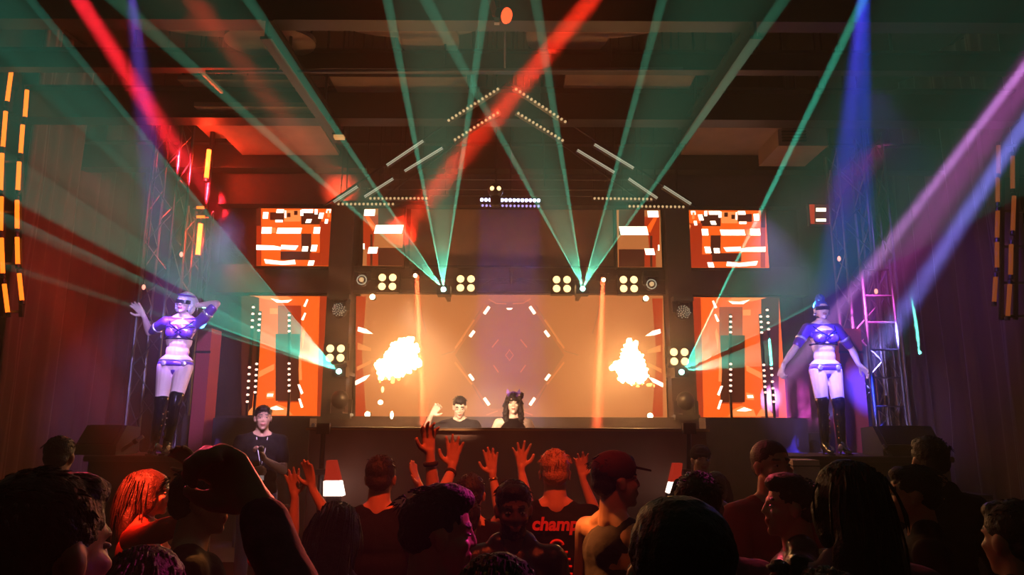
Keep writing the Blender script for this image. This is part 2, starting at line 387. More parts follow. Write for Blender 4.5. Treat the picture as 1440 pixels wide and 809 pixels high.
# small lamps on the longitudinal beams
for px,py,d,l in ((477,193,8.9,'small square amber lamp at the end of the left longitudinal beam'),(958,141,8.9,'small square amber lamp at the end of the right longitudinal beam')):
    p=P(px,py,d); r=thing('ceiling_lamp',p,l,'lamp','small amber ceiling lamps')
    MB().cbox(p+Z(.05),(.16,.12,.07)).build('housing',M['dmetal'],r); MB().cbox(p,(.13,.10,.04)).build('diffuser',glow('amber_square',(1,.42,.12),.7) if 'aq' not in M else M['aq'],r)
    MB().tube(p+Z(.08),(p.x,p.y,ZC),.012).build('hanger_rod',M['dmetal'],r)
p=P(1098,144,8.9); r=thing('ceiling_lamp',p,'flame-like orange reflection shaped as a bent glowing piece below the ceiling at upper right','lamp')  # not a lamp: a reflection near the air unit built as an emitting piece
mb=MB(); pts=[P(x,y_,8.9) for x,y_ in ((1107,130),(1110,134),(1106,142),(1102,145),(1102,150),(1096,156),(1087,158),(1086,155),(1093,151),(1089,148),(1097,146),(1100,138))]
mb.prism(pts,(0,.05,0)); mb.build('diffuser',glow('orange_reflection',(1,.36,.09),1.2),r); MB().tube(P(1104,134,8.93),(P(1104,134,8.93).x,8.93,ZC),.015).build('hanger_rod',M['dmetal'],r)

# pendant par lamp, top centre
p=P(712,22,6.2); r=thing('par_lamp',p,'par can lamp with a glowing red lens hanging at the top centre','stage lamp')
ax=Vector((.75,-.5,-.45)).normalized()
MB().lathe(p-ax*.16,[(0,.03),(.02,.05),(.08,.07),(.16,.078)],ax,24).build('can',M['dmetal'],r,smooth=True)
MB().lathe(p,[(0,.075),(.015,.07),(.02,.05)],ax,24).build('lens',glow('par_red_lens',(1,.08,.02),2.2),r)
x,y_=ortho(ax); MB().prism([p+Vector((-.13,0,.0)),p+Vector((-.06,0,-.05)),p+Vector((-.12,-.03,.16)),p+Vector((-.19,0,.2))],(0,.01,0)).build('barn_door',M['redc'],r)
MB().tube(p-ax*.1,(p.x-.02,p.y+.1,ZC),.014).build('yoke_stem',M['dmetal'],r)
MB().cbox(p+Vector((-.09,0,-.06)),(.05,.05,.05)).build('clamp',M['white'],r)
p=P(710,32,6.9); r=tag(MB().tube(p,P(710,95,7.5),.012).build('cable_drop',M['metal']),'thin cable drop below the central par lamp','cable')

# ------------------------------------------------------------------ chevrons of LED bars
def ledbar(p0,p1,d0,d1,kind,label,group):
    a=P(*p0,d0); b=P(*p1,d1); r=thing('led_bar',(a+b)/2,label,'light bar',group)
    L=(b-a).length; d=(b-a).normalized(); up=Vector((0,.3,1)).normalized(); x=d.cross(up).normalized(); u=x.cross(d)
    if u.y>0 : pass
    w=.035
    MB().obox((a+b)/2, x*.03, u*.03, (b-a)/2).build('housing',M['dmetal'],r)
    fr=Vector((0,-1,-.35)).normalized(); fr=(fr-d*fr.dot(d)).normalized(); sd=d.cross(fr)
    mb=MB()
    if kind=='solid':
        mb.obox((a+b)/2+fr*.034, sd*.017, fr*.005, (b-a)*.49); mt='ledw'
    else:
        n=max(8,int(L/.055)); mt={'dot':'leda','blue':'ledb','violet':'ledv'}[kind]
        for i in range(n):
            c=a.lerp(b,(i+.5)/n)+fr*.03; q=.019 if kind in('dot','violet') else .026
            mb.lathe(c,[(0,q),(.008,q),(.014,q*.5)],fr,8)
    mb.build('lens_row',M[mt],r)
    m_=(a+b)/2
    MB().tube(m_+Z(.02),(m_.x,m_.y,ZC),.008,n=6).build('hanger_wire',M['dmetal'],r)
    return r
G1='light bars of the ceiling chevrons'
chev=[((629,171),(703,124),8.6,8.4,'dot','dotted light bar of the upper left chevron edge nearest its peak'),
 ((638,198),(703,157),8.8,8.6,'dot','dotted light bar below the upper left one, left of the peak'),
 ((544,233),(596,198),9.0,8.9,'solid','pale light bar on the outer left chevron edge'),
 ((569,241),(623,208),9.2,9.1,'solid','pale light bar on the inner left chevron edge'),
 ((513,277),(554,251),9.4,9.3,'solid','pale light bar low on the left chevron, above the left dotted row'),
 ((470,284),(504,262),9.2,9.1,'solid','lowest outer pale light bar of the left chevron'),
 ((723,124),(797,173),8.4,8.6,'dot','dotted light bar of the upper right chevron edge nearest its peak'),
 ((726,158),(793,199),8.6,8.8,'dot','dotted light bar below the upper right one, right of the peak'),
 ((811,211),(864,243),9.1,9.2,'solid','pale light bar on the inner right chevron edge'),
 ((835,203),(891,237),8.9,9.0,'solid','pale light bar on the outer right chevron edge'),
 ((883,251),(924,279),9.3,9.4,'solid','pale light bar low on the right chevron, above the right dotted row'),
 ((932,262),(971,287),9.1,9.2,'solid','lowest outer pale light bar of the right chevron'),
 ((519,279),(603,279),9.7,9.7,'dot','upper horizontal dotted bar at the left foot of the chevron'),
 ((474,287),(556,287),9.6,9.6,'dot','lower horizontal dotted bar at the left foot of the chevron'),
 ((833,279),(918,280),9.7,9.7,'dot','upper horizontal dotted bar at the right foot of the chevron'),
 ((882,290),(963,291),9.6,9.6,'dot','lower horizontal dotted bar at the right foot of the chevron'),
 ((675,281),(760,282),9.65,9.65,'blue','bright blue-white light batten above the violet centre panel'),
 ((676,289),(760,290),9.75,9.75,'violet','dim violet light batten just under the bright blue-white one')]
for c in chev: ledbar(*c,G1)
# chevron frame tubes and the horizontal truss pipes
def pipe(p0,p1,d0,d1,rr,label,m='dmetal',name='truss_pipe'):
    a=P(*p0,d0+.15); b=P(*p1,d1+.15); r=thing(name,(a+b)/2,label,'pipe','thin pipes of the lighting rig')
    MB().tube(a,b,rr,n=8).build('pipe',M[m],r)
    for t in (.1,.9): q=a.lerp(b,t); MB().tube(q,(q.x,q.y,ZC),.007,n=6).build('hanger_wire',M['dmetal'],r)
pipe((553,252),(885,253),9.5,9.5,.013,'uppermost of the three long horizontal rig pipes above the batten','metal')
pipe((510,266),(890,267),9.6,9.6,.013,'middle of the three long horizontal rig pipes above the batten','metal')
pipe((600,275),(860,276),9.7,9.7,.011,'lowest of the three long horizontal rig pipes above the batten','metal')
pipe((455,290),(712,117),9.45,8.6,.014,'slanting frame pipe along the outer left chevron edge')
pipe((978,291),(716,117),9.45,8.6,.014,'slanting frame pipe along the outer right chevron edge')
pipe((520,292),(712,150),9.6,8.8,.012,'slanting frame pipe along the inner left chevron edge')
pipe((915,292),(716,150),9.6,8.8,.012,'slanting frame pipe along the inner right chevron edge')
pipe((655,166),(735,166),8.9,8.9,.010,'short cross pipe tying the chevron frame below its peak','metal')
pipe((764,190),(765,262),9.3,9.3,.008,'thin upright pipe under the right chevron edge')

# moving head with two glowing lamps over the batten
p=P(697,268,9.2); r=thing('moving_head',p-Z(.2),'round dark moving-head lamp with two glowing eyes in front of the blue batten','stage lamp')
MB().ell(p,(.105,.10,.10),n=24,k=14).build('head_shell',M['dmetal'],r,smooth=True)
MB().lathe(p-Z(.23),[(0,.055),(.02,.07),(.12,.075),(.16,.05)],(0,0,1),20).build('base',M['plastic'],r,smooth=True)
MB().tube(p+Z(.08),(p.x,p.y,ZC),.012).build('hanger_rod',M['dmetal'],r)
for sx in(-1,1): MB().lathe(p+Vector((sx*.045,-.085,0)),[(0,.03),(.02,.026),(.024,.012)],(0,-1,0),16).build('lamp',M['amber'],r)

# ------------------------------------------------------------------ stage shell
struct(MB().box((-5.9,7.35,0),(5.9,YB,.5)).build('floor_stage',M['stage']))
struct(MB().box((-5.9,6.2,0),(5.9,7.35,.3)).build('floor_apron',M['stage']))
DS=10.5  # distance of the screen wall
def wallpan(px0,py0,px1,py1,d,th,name,m='wall',tone=None):
    a=P(px0,py1,d); b=P(px1,py0,d); return struct(MB().box((a.x,d,a.z),(b.x,d+th,b.z)).build(name,M[m]))
zt=P(717,293,DS).z; zh0=P(717,415,DS).z; zh1=P(717,376,DS).z; zb=P(717,586,DS).z
XL=P(300,400,DS).x; XR=P(1132,400,DS).x
struct(MB().box((XL,DS-.12,zh0),(XR,DS+.3,zh1)).build('trim_header',M['stage']))
struct(MB().box((XL,DS-.1,zt+.02),(XR,DS+.3,zt+.5)).build('trim_top',M['stage']))
struct(MB().box((XL-.0,DS-.6,.5),(XR+.0,DS+.3,zb-.01)).build('trim_plinth',M['stage']))
struct(MB().box((XL,DS+.12,zb),(XR,DS+.3,zt+.02)).build('wall_screen_backing',M['wall']))
for n_,(a,b) in enumerate(((468,500),(933,966))):
    x0=P(a,400,DS).x; x1=P(b,400,DS).x
    struct(MB().box((x0,DS-.3,.5),(x1,DS+.1,zt+.02)).build('trim_%d'%(n_+1),M['stage']))
# fine trim lines on the header
mb=MB()
for zz in (zh0+.03,zh1-.03,(zh0+zh1)/2): mb.box((P(500,400,DS).x,DS-.135,zz-.008),(P(933,400,DS).x,DS-.12,zz+.008))
struct(mb.build('trim_moulding',M['metal']))
# centre recess panel under the batten
a=P(575,374,DS); b=P(862,294,DS); struct(MB().box((a.x,DS+.05,a.z),(b.x,DS+.12,b.z)).build('wall_recess',M['cloud']))
# winged ornament on the header
r=thing('winged_emblem',P(717,400,DS-.14),'faint silver winged ornament on the header above the main screen','emblem')
mb=MB()
for sx in (-1,1):
    for k,(l,h) in enumerate(((.46,.10),(.36,.05),(.26,.01))):
        c=P(717+2,392,DS-.15); mb.path([c+Vector((sx*l*t,0,-.02*k-.02+h*math.sin(t*PI)*.5-.10*t*t*(1 if k==0 else .4))) for t in np.linspace(.12,1,12)],[.010*(1-.6*t) for t in np.linspace(0,1,12)],6)
mb.build('wing',M['metal'],r,smooth=True)
mb=MB(); c=P(719,388,DS-.15); mb.path([c+Vector((0,0,.12)),c,c-Z(.14)],[.004,.022,.004],8); mb.ell(c+Z(.08),(.03,.01,.03)); mb.build('crest',M['metal'],r,smooth=True)

# ------------------------------------------------------------------ LED screens
def screen(label, rect, d, mats, polys, bezel=.03, circles=(), group='LED video screens of the stage'):
    a=P(rect[0],rect[3],d); b=P(rect[2],rect[1],d)
    r=thing('led_screen',((a.x+b.x)/2,d,a.z),label,'video screen',group)
    MB().box((a.x-bezel,d,a.z-bezel),(b.x+bezel,d+.07,b.z+bezel)).build('cabinet',M['black'],r)
    mb=MB(); mb.box((a.x,d-.012,a.z),(b.x,d-.0005,b.z))
    lay=0
    for mi,pts in polys:
        lay+=1; pts=[P(min(max(x,rect[0]),rect[2]),min(max(y,rect[1]),rect[3]),d) for x,y in pts]
        for p in pts: p.y=d-.012-.0006*lay
        mb.mat(mi).prism(pts,(0,.0006*lay-.0002,0))
    for mi,x,y,rr in circles:
        c=P(x,y,d); lay+=1; mb.mat(mi).prism([(c.x+rr*math.cos(2*PI*i/14),d-.012-.0006*lay,c.z+rr*math.sin(2*PI*i/14)) for i in range(14)],(0,.001,0))
    mb.build('display',[M[m] for m in mats],r); return r
def R4(x0,y0,x1,y1,s=0): return [(x0+s,y0),(x1+s,y0),(x1,y1),(x0,y1)]
def mir(polys,s,dy=0): return [(m,[(s-x,y+dy) for x,y in pts][::-1]) for m,pts in polys]
UL=['panelo','panelw','paneld','panelr','panelp']
upl=[(3,R4(361,294,368,374)),(2,R4(380,299,400,310)),(2,R4(424,329,438,366)),(2,R4(424,300,452,316)),(2,R4(395,354,424,366)),(2,R4(361,294,367,318)),
 (3,R4(450,312,472,374)),(4,R4(400,296,423,312)),(2,R4(404,300,409,306)),(2,R4(414,297,419,303)),(3,R4(436,356,452,374)),
 (1,R4(368,320,382,329,1)),(1,R4(389,321,423,329,2)),(1,R4(441,320,450,329,1)),(1,[(361,345),(386,346),(396,348),(395,352),(361,352)]),(1,[(396,345),(420,346),(416,352),(396,351)]),
 (1,R4(425,347,433,354,1)),(1,R4(437,345,445,354,2)),(1,[(372,365),(398,368),(415,366),(416,372),(398,373),(374,371)]),(1,R4(433,367,441,374,2)),(1,R4(389,295,399,300,1)),
 (1,R4(370,299,377,308,1)),(1,R4(424,295,440,300,1)),(1,R4(423,296,427,304)),(1,R4(443,295,447,302)),(1,R4(448,300,454,308,2)),(1,R4(459,295,465,300,1)),(1,R4(430,309,437,314,2)),(1,R4(457,309,461,315,1)),(1,R4(388,310,398,313)),(1,R4(401,297,403,307)),
 (4,R4(383,321,388,328)),(4,R4(461,297,464,306)),(4,[(466,316),(472,310),(472,330)])]
screen('upper left video screen with white bars on orange',(361,294,472,374),DS-.25,UL,upl)
screen('upper right video screen with white bars on orange',(965,296.5,1076,376.5),DS-.25,UL,mir(upl,1437,2.5))
mid=[(3,R4(511,303,532,374)),(2,R4(532,294,568,329)),(2,R4(532,349,568,374)),(4,[(513,303),(518,303),(530,320),(524,326)]),(0,R4(525,329,561,348,2)),(2,R4(521,330,524,374)),(0,R4(511,350,516,374)),
 (1,R4(512,295,527,304,1)),(1,R4(526,317,565,329,3)),(1,R4(517,348,530,357,2)),(1,R4(511,343,513,351))]
screen('narrow upper screen left of the centre panel with a slanted white bar',(510,294,568,374),DS-.2,['mains','panelw','paneld','panelr','panelo'],mid)
screen('narrow upper screen right of the centre panel with a slanted white bar',(869,296,928,376),DS-.2,['mains','panelw','paneld','panelr','panelo'],mir(mid,1438,2))
low=[(2,R4(340,417,365,585)),(3,[(450,417),(466,417),(466,585),(446,585)]),
 (0,[(366,417),(391,417),(389,480),(385,584),(354,584),(362,500)]),(3,R4(391,430,424,566)),(2,R4(388,470,422,564)),
 (0,[(432,417),(449,417),(438,470),(434,520),(446,584),(424,584),(420,520),(424,470)]),
 (4,[(357,417),(372,421),(395,425),(414,422),(405,417)]),(4,[(362,524),(386,512),(386,520),(363,532)]),(4,[(372,584),(376,574),(392,569),(404,574),(412,584)]),
 (4,[(346,584),(356,572),(366,574),(372,584)]),(4,[(375,553),(386,550),(386,560),(375,561)]),(4,[(380,434),(391,434),(391,442),(380,442)]),
 (1,[(381,420),(396,423),(411,422),(405,426),(390,426)]),(1,[(378,575),(389,571),(400,576),(388,577)]),(1,R4(376,554,384,558,1)),
 (1,[(427,431),(432,421),(434,422),(430,432)]),(1,[(424,450),(429,440),(431,441),(427,451)]),(1,[(419,541),(422,541),(427,553),(424,555)]),(1,[(420,561),(423,561),(427,573),(424,574)]),
 (4,[(425,470),(428,460),(430,466),(426,490)]),(4,[(421,500),(424,500),(425,535),(421,535)])]
screen('lower left video screen of orange columns beside the left light column',(340,417,466,585),DS-.15,['panelo','panelw','paneld','panelr','panelp'],low)
screen('lower right video screen of orange columns beside the right light column',(969,419,1095,587),DS-.15,['panelo','panelw','paneld','panelr','panelp'],mir(low,1435,2))
edge=[(2,[(501,417),(515,417),(512,460),(509,500),(512,540),(515,586),(499,586)]),(2,R4(502,417,512,440)),
 (4,[(503,482),(522,490),(522,494),(503,492)]),(4,[(502,516),(522,507),(522,511),(502,522)]),
 (1,[(504,460),(515,463),(525,470),(513,469),(503,466)]),(1,[(500,536),(512,530),(521,527),(514,535),(500,542)])]
dash=[(681,442,688,432),(661,474,667,466),(666,535,660,527),(688,570,681,560)]
mp=edge+mir(edge,1432,3)
def ln(x0,y0,x1,y1,w,m):
    dx,dy=x1-x0,y1-y0; L=math.hypot(dx,dy); nx,ny=-dy/L*w/2,dx/L*w/2
    return (m,[(x0+nx,y0+ny),(x1+nx,y1+ny),(x1-nx,y1-ny),(x0-nx,y0-ny)])
half=[]
half.append((5,[(717,425),(690,425),(640,500),(690,575),(717,575)]))
for (x0,y0,x1,y1,w,m) in ((640,490,667,450,2.4,4),(667,450,680,430,1.2,3),(640,510,664,541,2.4,4),(664,541,682,572,1.2,3),
    (692,489,701,478,1.8,4),(694,514,701,524,1.8,4),(640,490,650,478,1.5,4),(690,489,684,500,1,3),(684,500,694,514,1,3),(717,484,706,500,1.4,3),(706,500,717,516,1.4,3),(700,578,684,584,1.5,4),
    (687,421,697,427,1.5,4),(697,427,712,428,1.5,4),(620,500,640,494,1,3),(590,430,600,470,1.0,3),(717,492,711,500,1,4),(711,500,717,508,1,4)): half.append(ln(x0,y0,x1,y1,w,m))
for x0,y0,x1,y1 in dash: half.append(ln(x0,y0,x1,y1,4,1))
half.append((1,[(712,434),(717,434),(717,436.5),(714,436)]))
mp+=half+mir(half,1433,0)
screen('large main video screen with a hexagon of white dashes behind the performers',(500,416,932,586),DS,['mains','panelw','panelr','maind','mainl','mainc'],mp)
for px,py,l in ((523,417,'upper left'),(909,419,'upper right'),(516,583,'lower left'),(915,585,'lower right')):
    p=P(px,py,DS-.16); r=thing('spot_lamp',p,'small round white lamp at the %s corner of the main screen'%l,'lamp','corner lamps of the main screen')
    MB().lathe(p+Vector((0,.14,0)),[(0,.04),(.10,.045)],(0,-1,0),14).build('housing',M['plastic'],r); MB().lathe(p+Vector((0,.04,0)),[(0,.042),(.02,.03),(.03,.01)],(0,-1,0),14).build('lens',M['warm'],r)
# leaning strips of small lamps in front of the lower screens
def strip(pts,label,d=10.0,n=9,m='ledd'):
    a=P(*pts[0],d); b=P(*pts[1],d); r=thing('led_strip',b,label,'light strip','leaning strips of dot lamps')
    MB().bar(a,b,.05,.03).build('backing',M['black'],r); MB().bar((b.x,b.y,zb-.01),b,.03).build('foot',M['dmetal'],r)
    for i in range(n):
        if pts[2] and i in pts[2]: continue
        MB().lathe(a.lerp(b,(i+.5)/n)+Vector((0,-.012,0)),[(0,.022),(.012,.02),(.018,.008)],(0,-1,0),8).build('dot_lamp',M['dotw'],r)
M['dotw']=glow('dot_lamp',(1,.62,.5),2.2)
SK=(4,5,6,7,8)
for a,b,l in (((357,428),(348,570),'outermost strip of dot lamps before the lower left screen'),((366,438),(359,556),'second strip of dot lamps before the lower left screen'),((407,440),(407,554),'strip of dot lamps near the middle of the lower left screen'),
    ((1078,432),(1088,570),'outermost strip of dot lamps before the lower right screen'),((1069,442),(1076,556),'second strip of dot lamps before the lower right screen'),((1027,442),(1027,554),'strip of dot lamps near the middle of the lower right screen')):
    strip((a,b,SK),l,n=15)

# ------------------------------------------------------------------ stage lamps
def blinder(px,py,d,label,sx=15,sy=13,yaw=0):
    c=P(px,py,d); r=thing('blinder_lamp',c-Z(.14),label,'stage lamp','four-cell blinder lamps')
    u=d/F; hx=sx*u/2; hz=sy*u/2
    MB().box((c.x-hx-.085,c.y,c.z-hz-.085),(c.x+hx+.085,c.y+.12,c.z+hz+.085)).build('housing',M['plastic'],r)
    for i in(-1,1):
        for j in(-1,1):
            q=c+Vector((i*hx,0,j*hz))
            f=MB().lathe(q,[(0,.068),(-.025,.07),(-.025,.060),(-.004,.045)],(0,1,0),20).build('reflector',M['dmetal'],r,smooth=False)
            MB().lathe(q+Vector((0,-.012,0)),[(0,.058),(-.010,.05),(-.016,.02)],(0,1,0),20).build('lamp_cell',M['amber'],f,smooth=True)
    MB().box((c.x-.03,c.y+.12,c.z-.03),(c.x+.03,DS-.29 if d<10.1 else DS-.11,c.z+.03)).build('bracket',M['dmetal'],r)
    MB().bar(c+Vector((-hx-.1,.06,-.1)),c+Vector((-hx-.1,.06,.14)),.02).build('yoke',M['dmetal'],r)
    MB().bar(c+Vector((hx+.1,.06,-.1)),c+Vector((hx+.1,.06,.14)),.02).build('yoke',M['dmetal'],r)
DL=10.2
for px,py,l in ((545,397,'four-cell blinder lamp on the header, first from the left'),(655,399,'four-cell blinder lamp on the header, just right of the left green laser'),
    (790,400,'four-cell blinder lamp on the header, just left of the right green laser'),(884,400,'four-cell blinder lamp on the header, farthest right'),
    (472,497,'four-cell blinder lamp on the left light column'),(955,502,'four-cell blinder lamp on the right light column')): blinder(px,py,DL if py<450 else 10.0,l)
def moving(px,py,d,label,kind='ring',rr=.10,lens='amber',hang=True):
    c=P(px,py,d); r=thing('moving_head',c-Z(rr*1.6),label,'stage lamp','moving-head lamps on the rig')
    MB().ell(c,(rr*.95,rr*1.05,rr),n=20,k=12).build('head_shell',M['plastic'],r,smooth=True)
    mb=MB()
    for i in range(24 if kind=='ring' else 0):
        t=2*PI*i/24; mb.ell(c+Vector((rr*.78*math.cos(t),-rr*.78,rr*.78*math.sin(t))),(.009,.006,.009),n=6,k=4)
    if kind=='speckle':
        k=0
        for q in range(36):
            t=q*2.4; ra=rr*.9*math.sqrt((q+.5)/36); mb.ell(c+Vector((ra*math.cos(t),-math.sqrt(max(0,1.1-(ra/rr)**2))*rr,ra*math.sin(t))),(.008,.006,.008),n=6,k=4)
    if mb.v: mb.build('led_ring',M['ledw'],r)
    if lens: MB().lathe(c+Vector((0,-rr*.95,0)),[(0,rr*.42),(-.02,rr*.38),(-.03,rr*.15)],(0,1,0),16).build('lens',M[lens],r)
    for s_ in(-1,1): MB().bar(c+Vector((s_*rr*1.12,0,0)),c+Vector((s_*rr*1.12,0,rr*1.5 if hang else -rr*1.5)),.03,.05).build('yoke_arm',M['dmetal'],r)
    zz=rr*1.5 if hang else -rr*1.5
    MB().box((c.x-.03,c.y+rr*.5,c.z+zz-.03),(c.x+.03,DS-.29 if py>430 else DS-.11,c.z+zz+.03)).build('bracket',M['dmetal'],r)
    MB().cbox(c+Z(zz+ (.03 if hang else -.03)),(rr*2.6,rr*1.6,.07)).build('base',M['plastic'],r)
moving(510,395,10.1,'moving head with a ring of points at the left end of the header','ring',.085,'leda')
moving(915,401,10.1,'moving head with a ring of points at the right end of the header','ring',.085,'leda')
moving(585,389,10.1,'moving head with a bright lens left of the left green laser','plain',.07,'warm')
moving(848,395,10.1,'moving head with a bright lens right of the right green laser','plain',.07,'warm')
moving(478,437,10.1,'speckled round moving head at the top of the left light column','speckle',.11,None)
moving(960,440,10.1,'speckled round moving head at the top of the right light column','speckle',.11,None)
moving(478,562,9.9,'dark moving head low on the left light column','plain',.13,None,False)
moving(964,564,9.9,'dark moving head low on the right light column','plain',.13,None,False)
def projector(A,label,toward):
    r=thing('laser_projector',A-Z(.07),label,'laser','green laser projectors')
    MB().box(A+Vector((-.09,.03,-.07)),A+Vector((.09,.25,.06))).build('housing',M['plastic'],r)
    MB().lathe(A+Vector((0,.04,0)),[(0,.035),(-.02,.032),(-.028,.015)],(0,1,0),14).build('aperture',M['laser'],r)
    MB().box(A+Vector((-.025,.25,-.02)),(A.x+.025,(DS-.29 if A.z<3 else DS-.11),A.z+.03)).build('bracket',M['dmetal'],r)
projector(A1+Vector((0,.03,0)),'green laser projector on the header, left of centre',None)
projector(A2+Vector((0,.03,0)),'green laser projector on the header, right of centre',None)
projector(A3+Vector((0,.03,0)),'green laser projector on the left light column',None)
projector(A4+Vector((0,.03,0)),'green laser projector on the right light column',None)
# shelf rail that carries the header lamps

# ------------------------------------------------------------------ flames
def flame(cx,cy,d,outline,label,seed):
    c=P(cx,cy,d); r=thing('flame_burst',c-Z(.3),label,'flame','gas flame bursts'); import bmesh
    rnd=random.Random(seed); pts=[P(x,y,d) for x,y in outline]
    # a lumpy fire ball: overlapping tongues remeshed into one surface
    mb=MB()
    for x,y,rr in outline:
        p=P(x,y,d); mb.ell(p+Vector((0,rnd.uniform(-.04,.04),0)),(rr,rr*1.0,rr),n=14,k=8)
    return r,mb
def remesh(mb, name, m, vox, parent=None, smooth_it=2, disp=None, mats=None, assign=None):
    me=bpy.data.meshes.new('tmp'); me.from_pydata(mb.v,[],mb.f); o=bpy.data.objects.new('tmp',me); COL.objects.link(o)
    md=o.modifiers.new('r','REMESH'); md.mode='VOXEL'; md.voxel_size=vox
    if smooth_it: sm=o.modifiers.new('s','SMOOTH'); sm.factor=.5; sm.iterations=smooth_it
    dg=bpy.context.evaluated_depsgraph_get(); dg.update(); n=bpy.data.meshes.new_from_object(o.evaluated_get(dg)); n.name=name
    bpy.data.objects.remove(o); bpy.data.meshes.remove(me)
    N=len(n.vertices); co=np.empty(N*3); n.vertices.foreach_get('co',co); co=co.reshape(-1,3)
    if disp is not None:
        nr=np.empty(N*3); n.vertices.foreach_get('normal',nr); nr=nr.reshape(-1,3); co=disp(co,nr); n.vertices.foreach_set('co',co.ravel())
    n.materials.clear()
    for mm in (mats or [m]): n.materials.append(mm)
    if assign is not None:
        fc=np.empty(len(n.polygons)*3); n.polygons.foreach_get('center',fc); n.polygons.foreach_set('material_index',assign(fc.reshape(-1,3)).astype(np.int32))
    n.polygons.foreach_set('use_smooth',[True]*len(n.polygons)); n.update()
    ob=bpy.data.objects.new(name,n); COL.objects.link(ob)
    if parent is not None: ob.parent=parent
    return ob
def ndisp(amp,scale,seed=0,oct=1):
    def f(co,nr):
        out=co.copy()
        for i in range(len(co)):
            v=Vector(co[i])*scale+Vector((seed*3.1,seed*1.7,0)); h=noise.noise(v)
            if oct>1: h+=.5*noise.noise(v*2.3)
            out[i]=co[i]+nr[i]*(h*amp)
        return out
    return f
# (x, y, radius) lumps in photo pixels for each burst
FL=[((571,484,.10),(577,496,.10),(582,488,.08),(566,494,.13),(573,508,.14),(556,506,.15),(560,518,.14),(545,508,.10),(546,522,.12),(539,517,.09),(536,526,.06),(570,518,.09),(549,497,.08),(578,503,.08),(556,526,.06),(574,478,.045),(562,480,.05),(583,510,.05),(533,512,.04)),
    ((884,492,.09),(891,490,.07),(886,502,.12),(893,512,.14),(882,516,.13),(900,518,.10),(875,519,.10),(890,527,.12),(902,528,.09),(878,527,.07),(868,516,.05),(897,503,.07),(870,524,.05),(887,483,.05),(906,520,.05),(902,537,.05))]
for k,(o_,l) in enumerate(zip(FL,('white-hot burst of flame in front of the left part of the main screen','white-hot burst of flame in front of the right part of the main screen'))):
    c=P(o_[3][0],o_[3][1],9.2); r=thing('flame_burst',c,l,'flame','gas flame bursts'); mb=MB(); rnd=random.Random(k)
    for x,y,rr in o_: mb.ell(P(x,y,9.2+rnd.uniform(-.05,.05))-c,(rr*.85,rr*.8,rr*.85),n=14,k=8)
    remesh(mb,'fire',M['fire'],.016,r,0,ndisp(.085,13,k,2))
    mb=MB()
    for q in range(9):   # licks and sparks falling below
        x=o_[8][0]+rnd.uniform(-12,18); y=o_[8][1]+rnd.uniform(8,16); mb.ell(P(x,y,9.2)-c,(rnd.uniform(.01,.03),.012,rnd.uniform(.015,.035)),n=8,k=6)
    remesh(mb,'flame_lick',M['fire2'] if 'fire2' in M else M.setdefault('fire2',glow('flame_edge',(1,.42,.12),3.0)),.008,r,0)
for px,py,rx,rz,l in ((535,566,.035,.03,'ember glowing left of the male performer, left one'),(551,584,.022,.05,'tall ember glowing left of the male performer, right one'),(538,548,.02,.04,'faint ember just under the left flame burst')):
    o=MB().ell(P(px,py,9.3),(rx,rx,rz),n=10,k=8).build('ember',M['warm'] if py>550 else M['amber'],smooth=True); tag(o,l,'ember','embers under the left flame')
# flame machines on the stage that feed the bursts
for px,l in ((556,'black flame machine on the stage under the left flame burst'),(888,'black flame machine on the stage under the right flame burst')):
    x=P(px,500,9.2).x; r=thing('flame_machine',(x,9.2,.5),l,'flame machine','flame machines'); MB().box((x-.16,9.05,.5),(x+.16,9.35,.72)).build('body',M['dmetal'],r)
    MB().tube((x,9.2,.72),(x,9.2,.80),.03).build('nozzle',M['metal'],r)

# ------------------------------------------------------------------ booth
zt_=P(717,602,6.95).z; x0=P(438,602,6.95).x; x1=P(990,602,6.95).x
r=thing('dj_booth',((x0+x1)/2,6.98,.3),'long dark brown performer booth across the stage front','booth')
mb=MB(); mb.box((x0,6.95,.3),(x1,7.03,zt_-.03)); mb.build('front_panel',M['booth'],r)
MB().box((x0-.03,6.88,zt_-.03),(x1+.03,7.28,zt_)).build('counter',M['stage'],r)
MB().box((x0-.03,6.865,zt_-.028),(x1+.03,6.88,zt_-.008)).build('counter_edge',mat('brass_edge',(.55,.3,.14),.3,metal=.6),r)
for sx,xx in ((-1,x0),(1,x1)): MB().box((xx-.04,7.03,.3),(xx+.04,7.34,zt_-.03)).build('side_panel',M['booth'],r)
for px,l in ((452,'black stand leaning on the left part of the booth front'),(966,'black stand leaning on the right part of the booth front')):
    a=P(px-3,700,6.75); b=P(px+3,606,6.82); r=thing('lamp_stand',(a.x,6.75,.3),l,'stand','stands before the booth')
    MB().tube((a.x,6.75,.3),b,.03,.022).build('pole',M['dmetal'],r); q=P(px,664,6.74); MB().cbox(q,(.09,.09,.05)).build('clamp',M['metal'],r)
    MB().cbox(b+Z(.02),(.12,.06,.10)).build('head',M['dmetal'],r); MB().cbox((a.x,6.78,.315),(.12,.12,.03)).build('base',M['dmetal'],r)
# low side ledges left and right of the booth
for a_,b_,n_ in ((300,436,'trim_ledge_left'),(992,1135,'trim_ledge_right')):
    a=P(a_,588,8.6); b=P(b_,588,8.6); struct(MB().box((a.x,8.6,.5),(b.x,8.9,a.z)).build(n_,M['stage']))
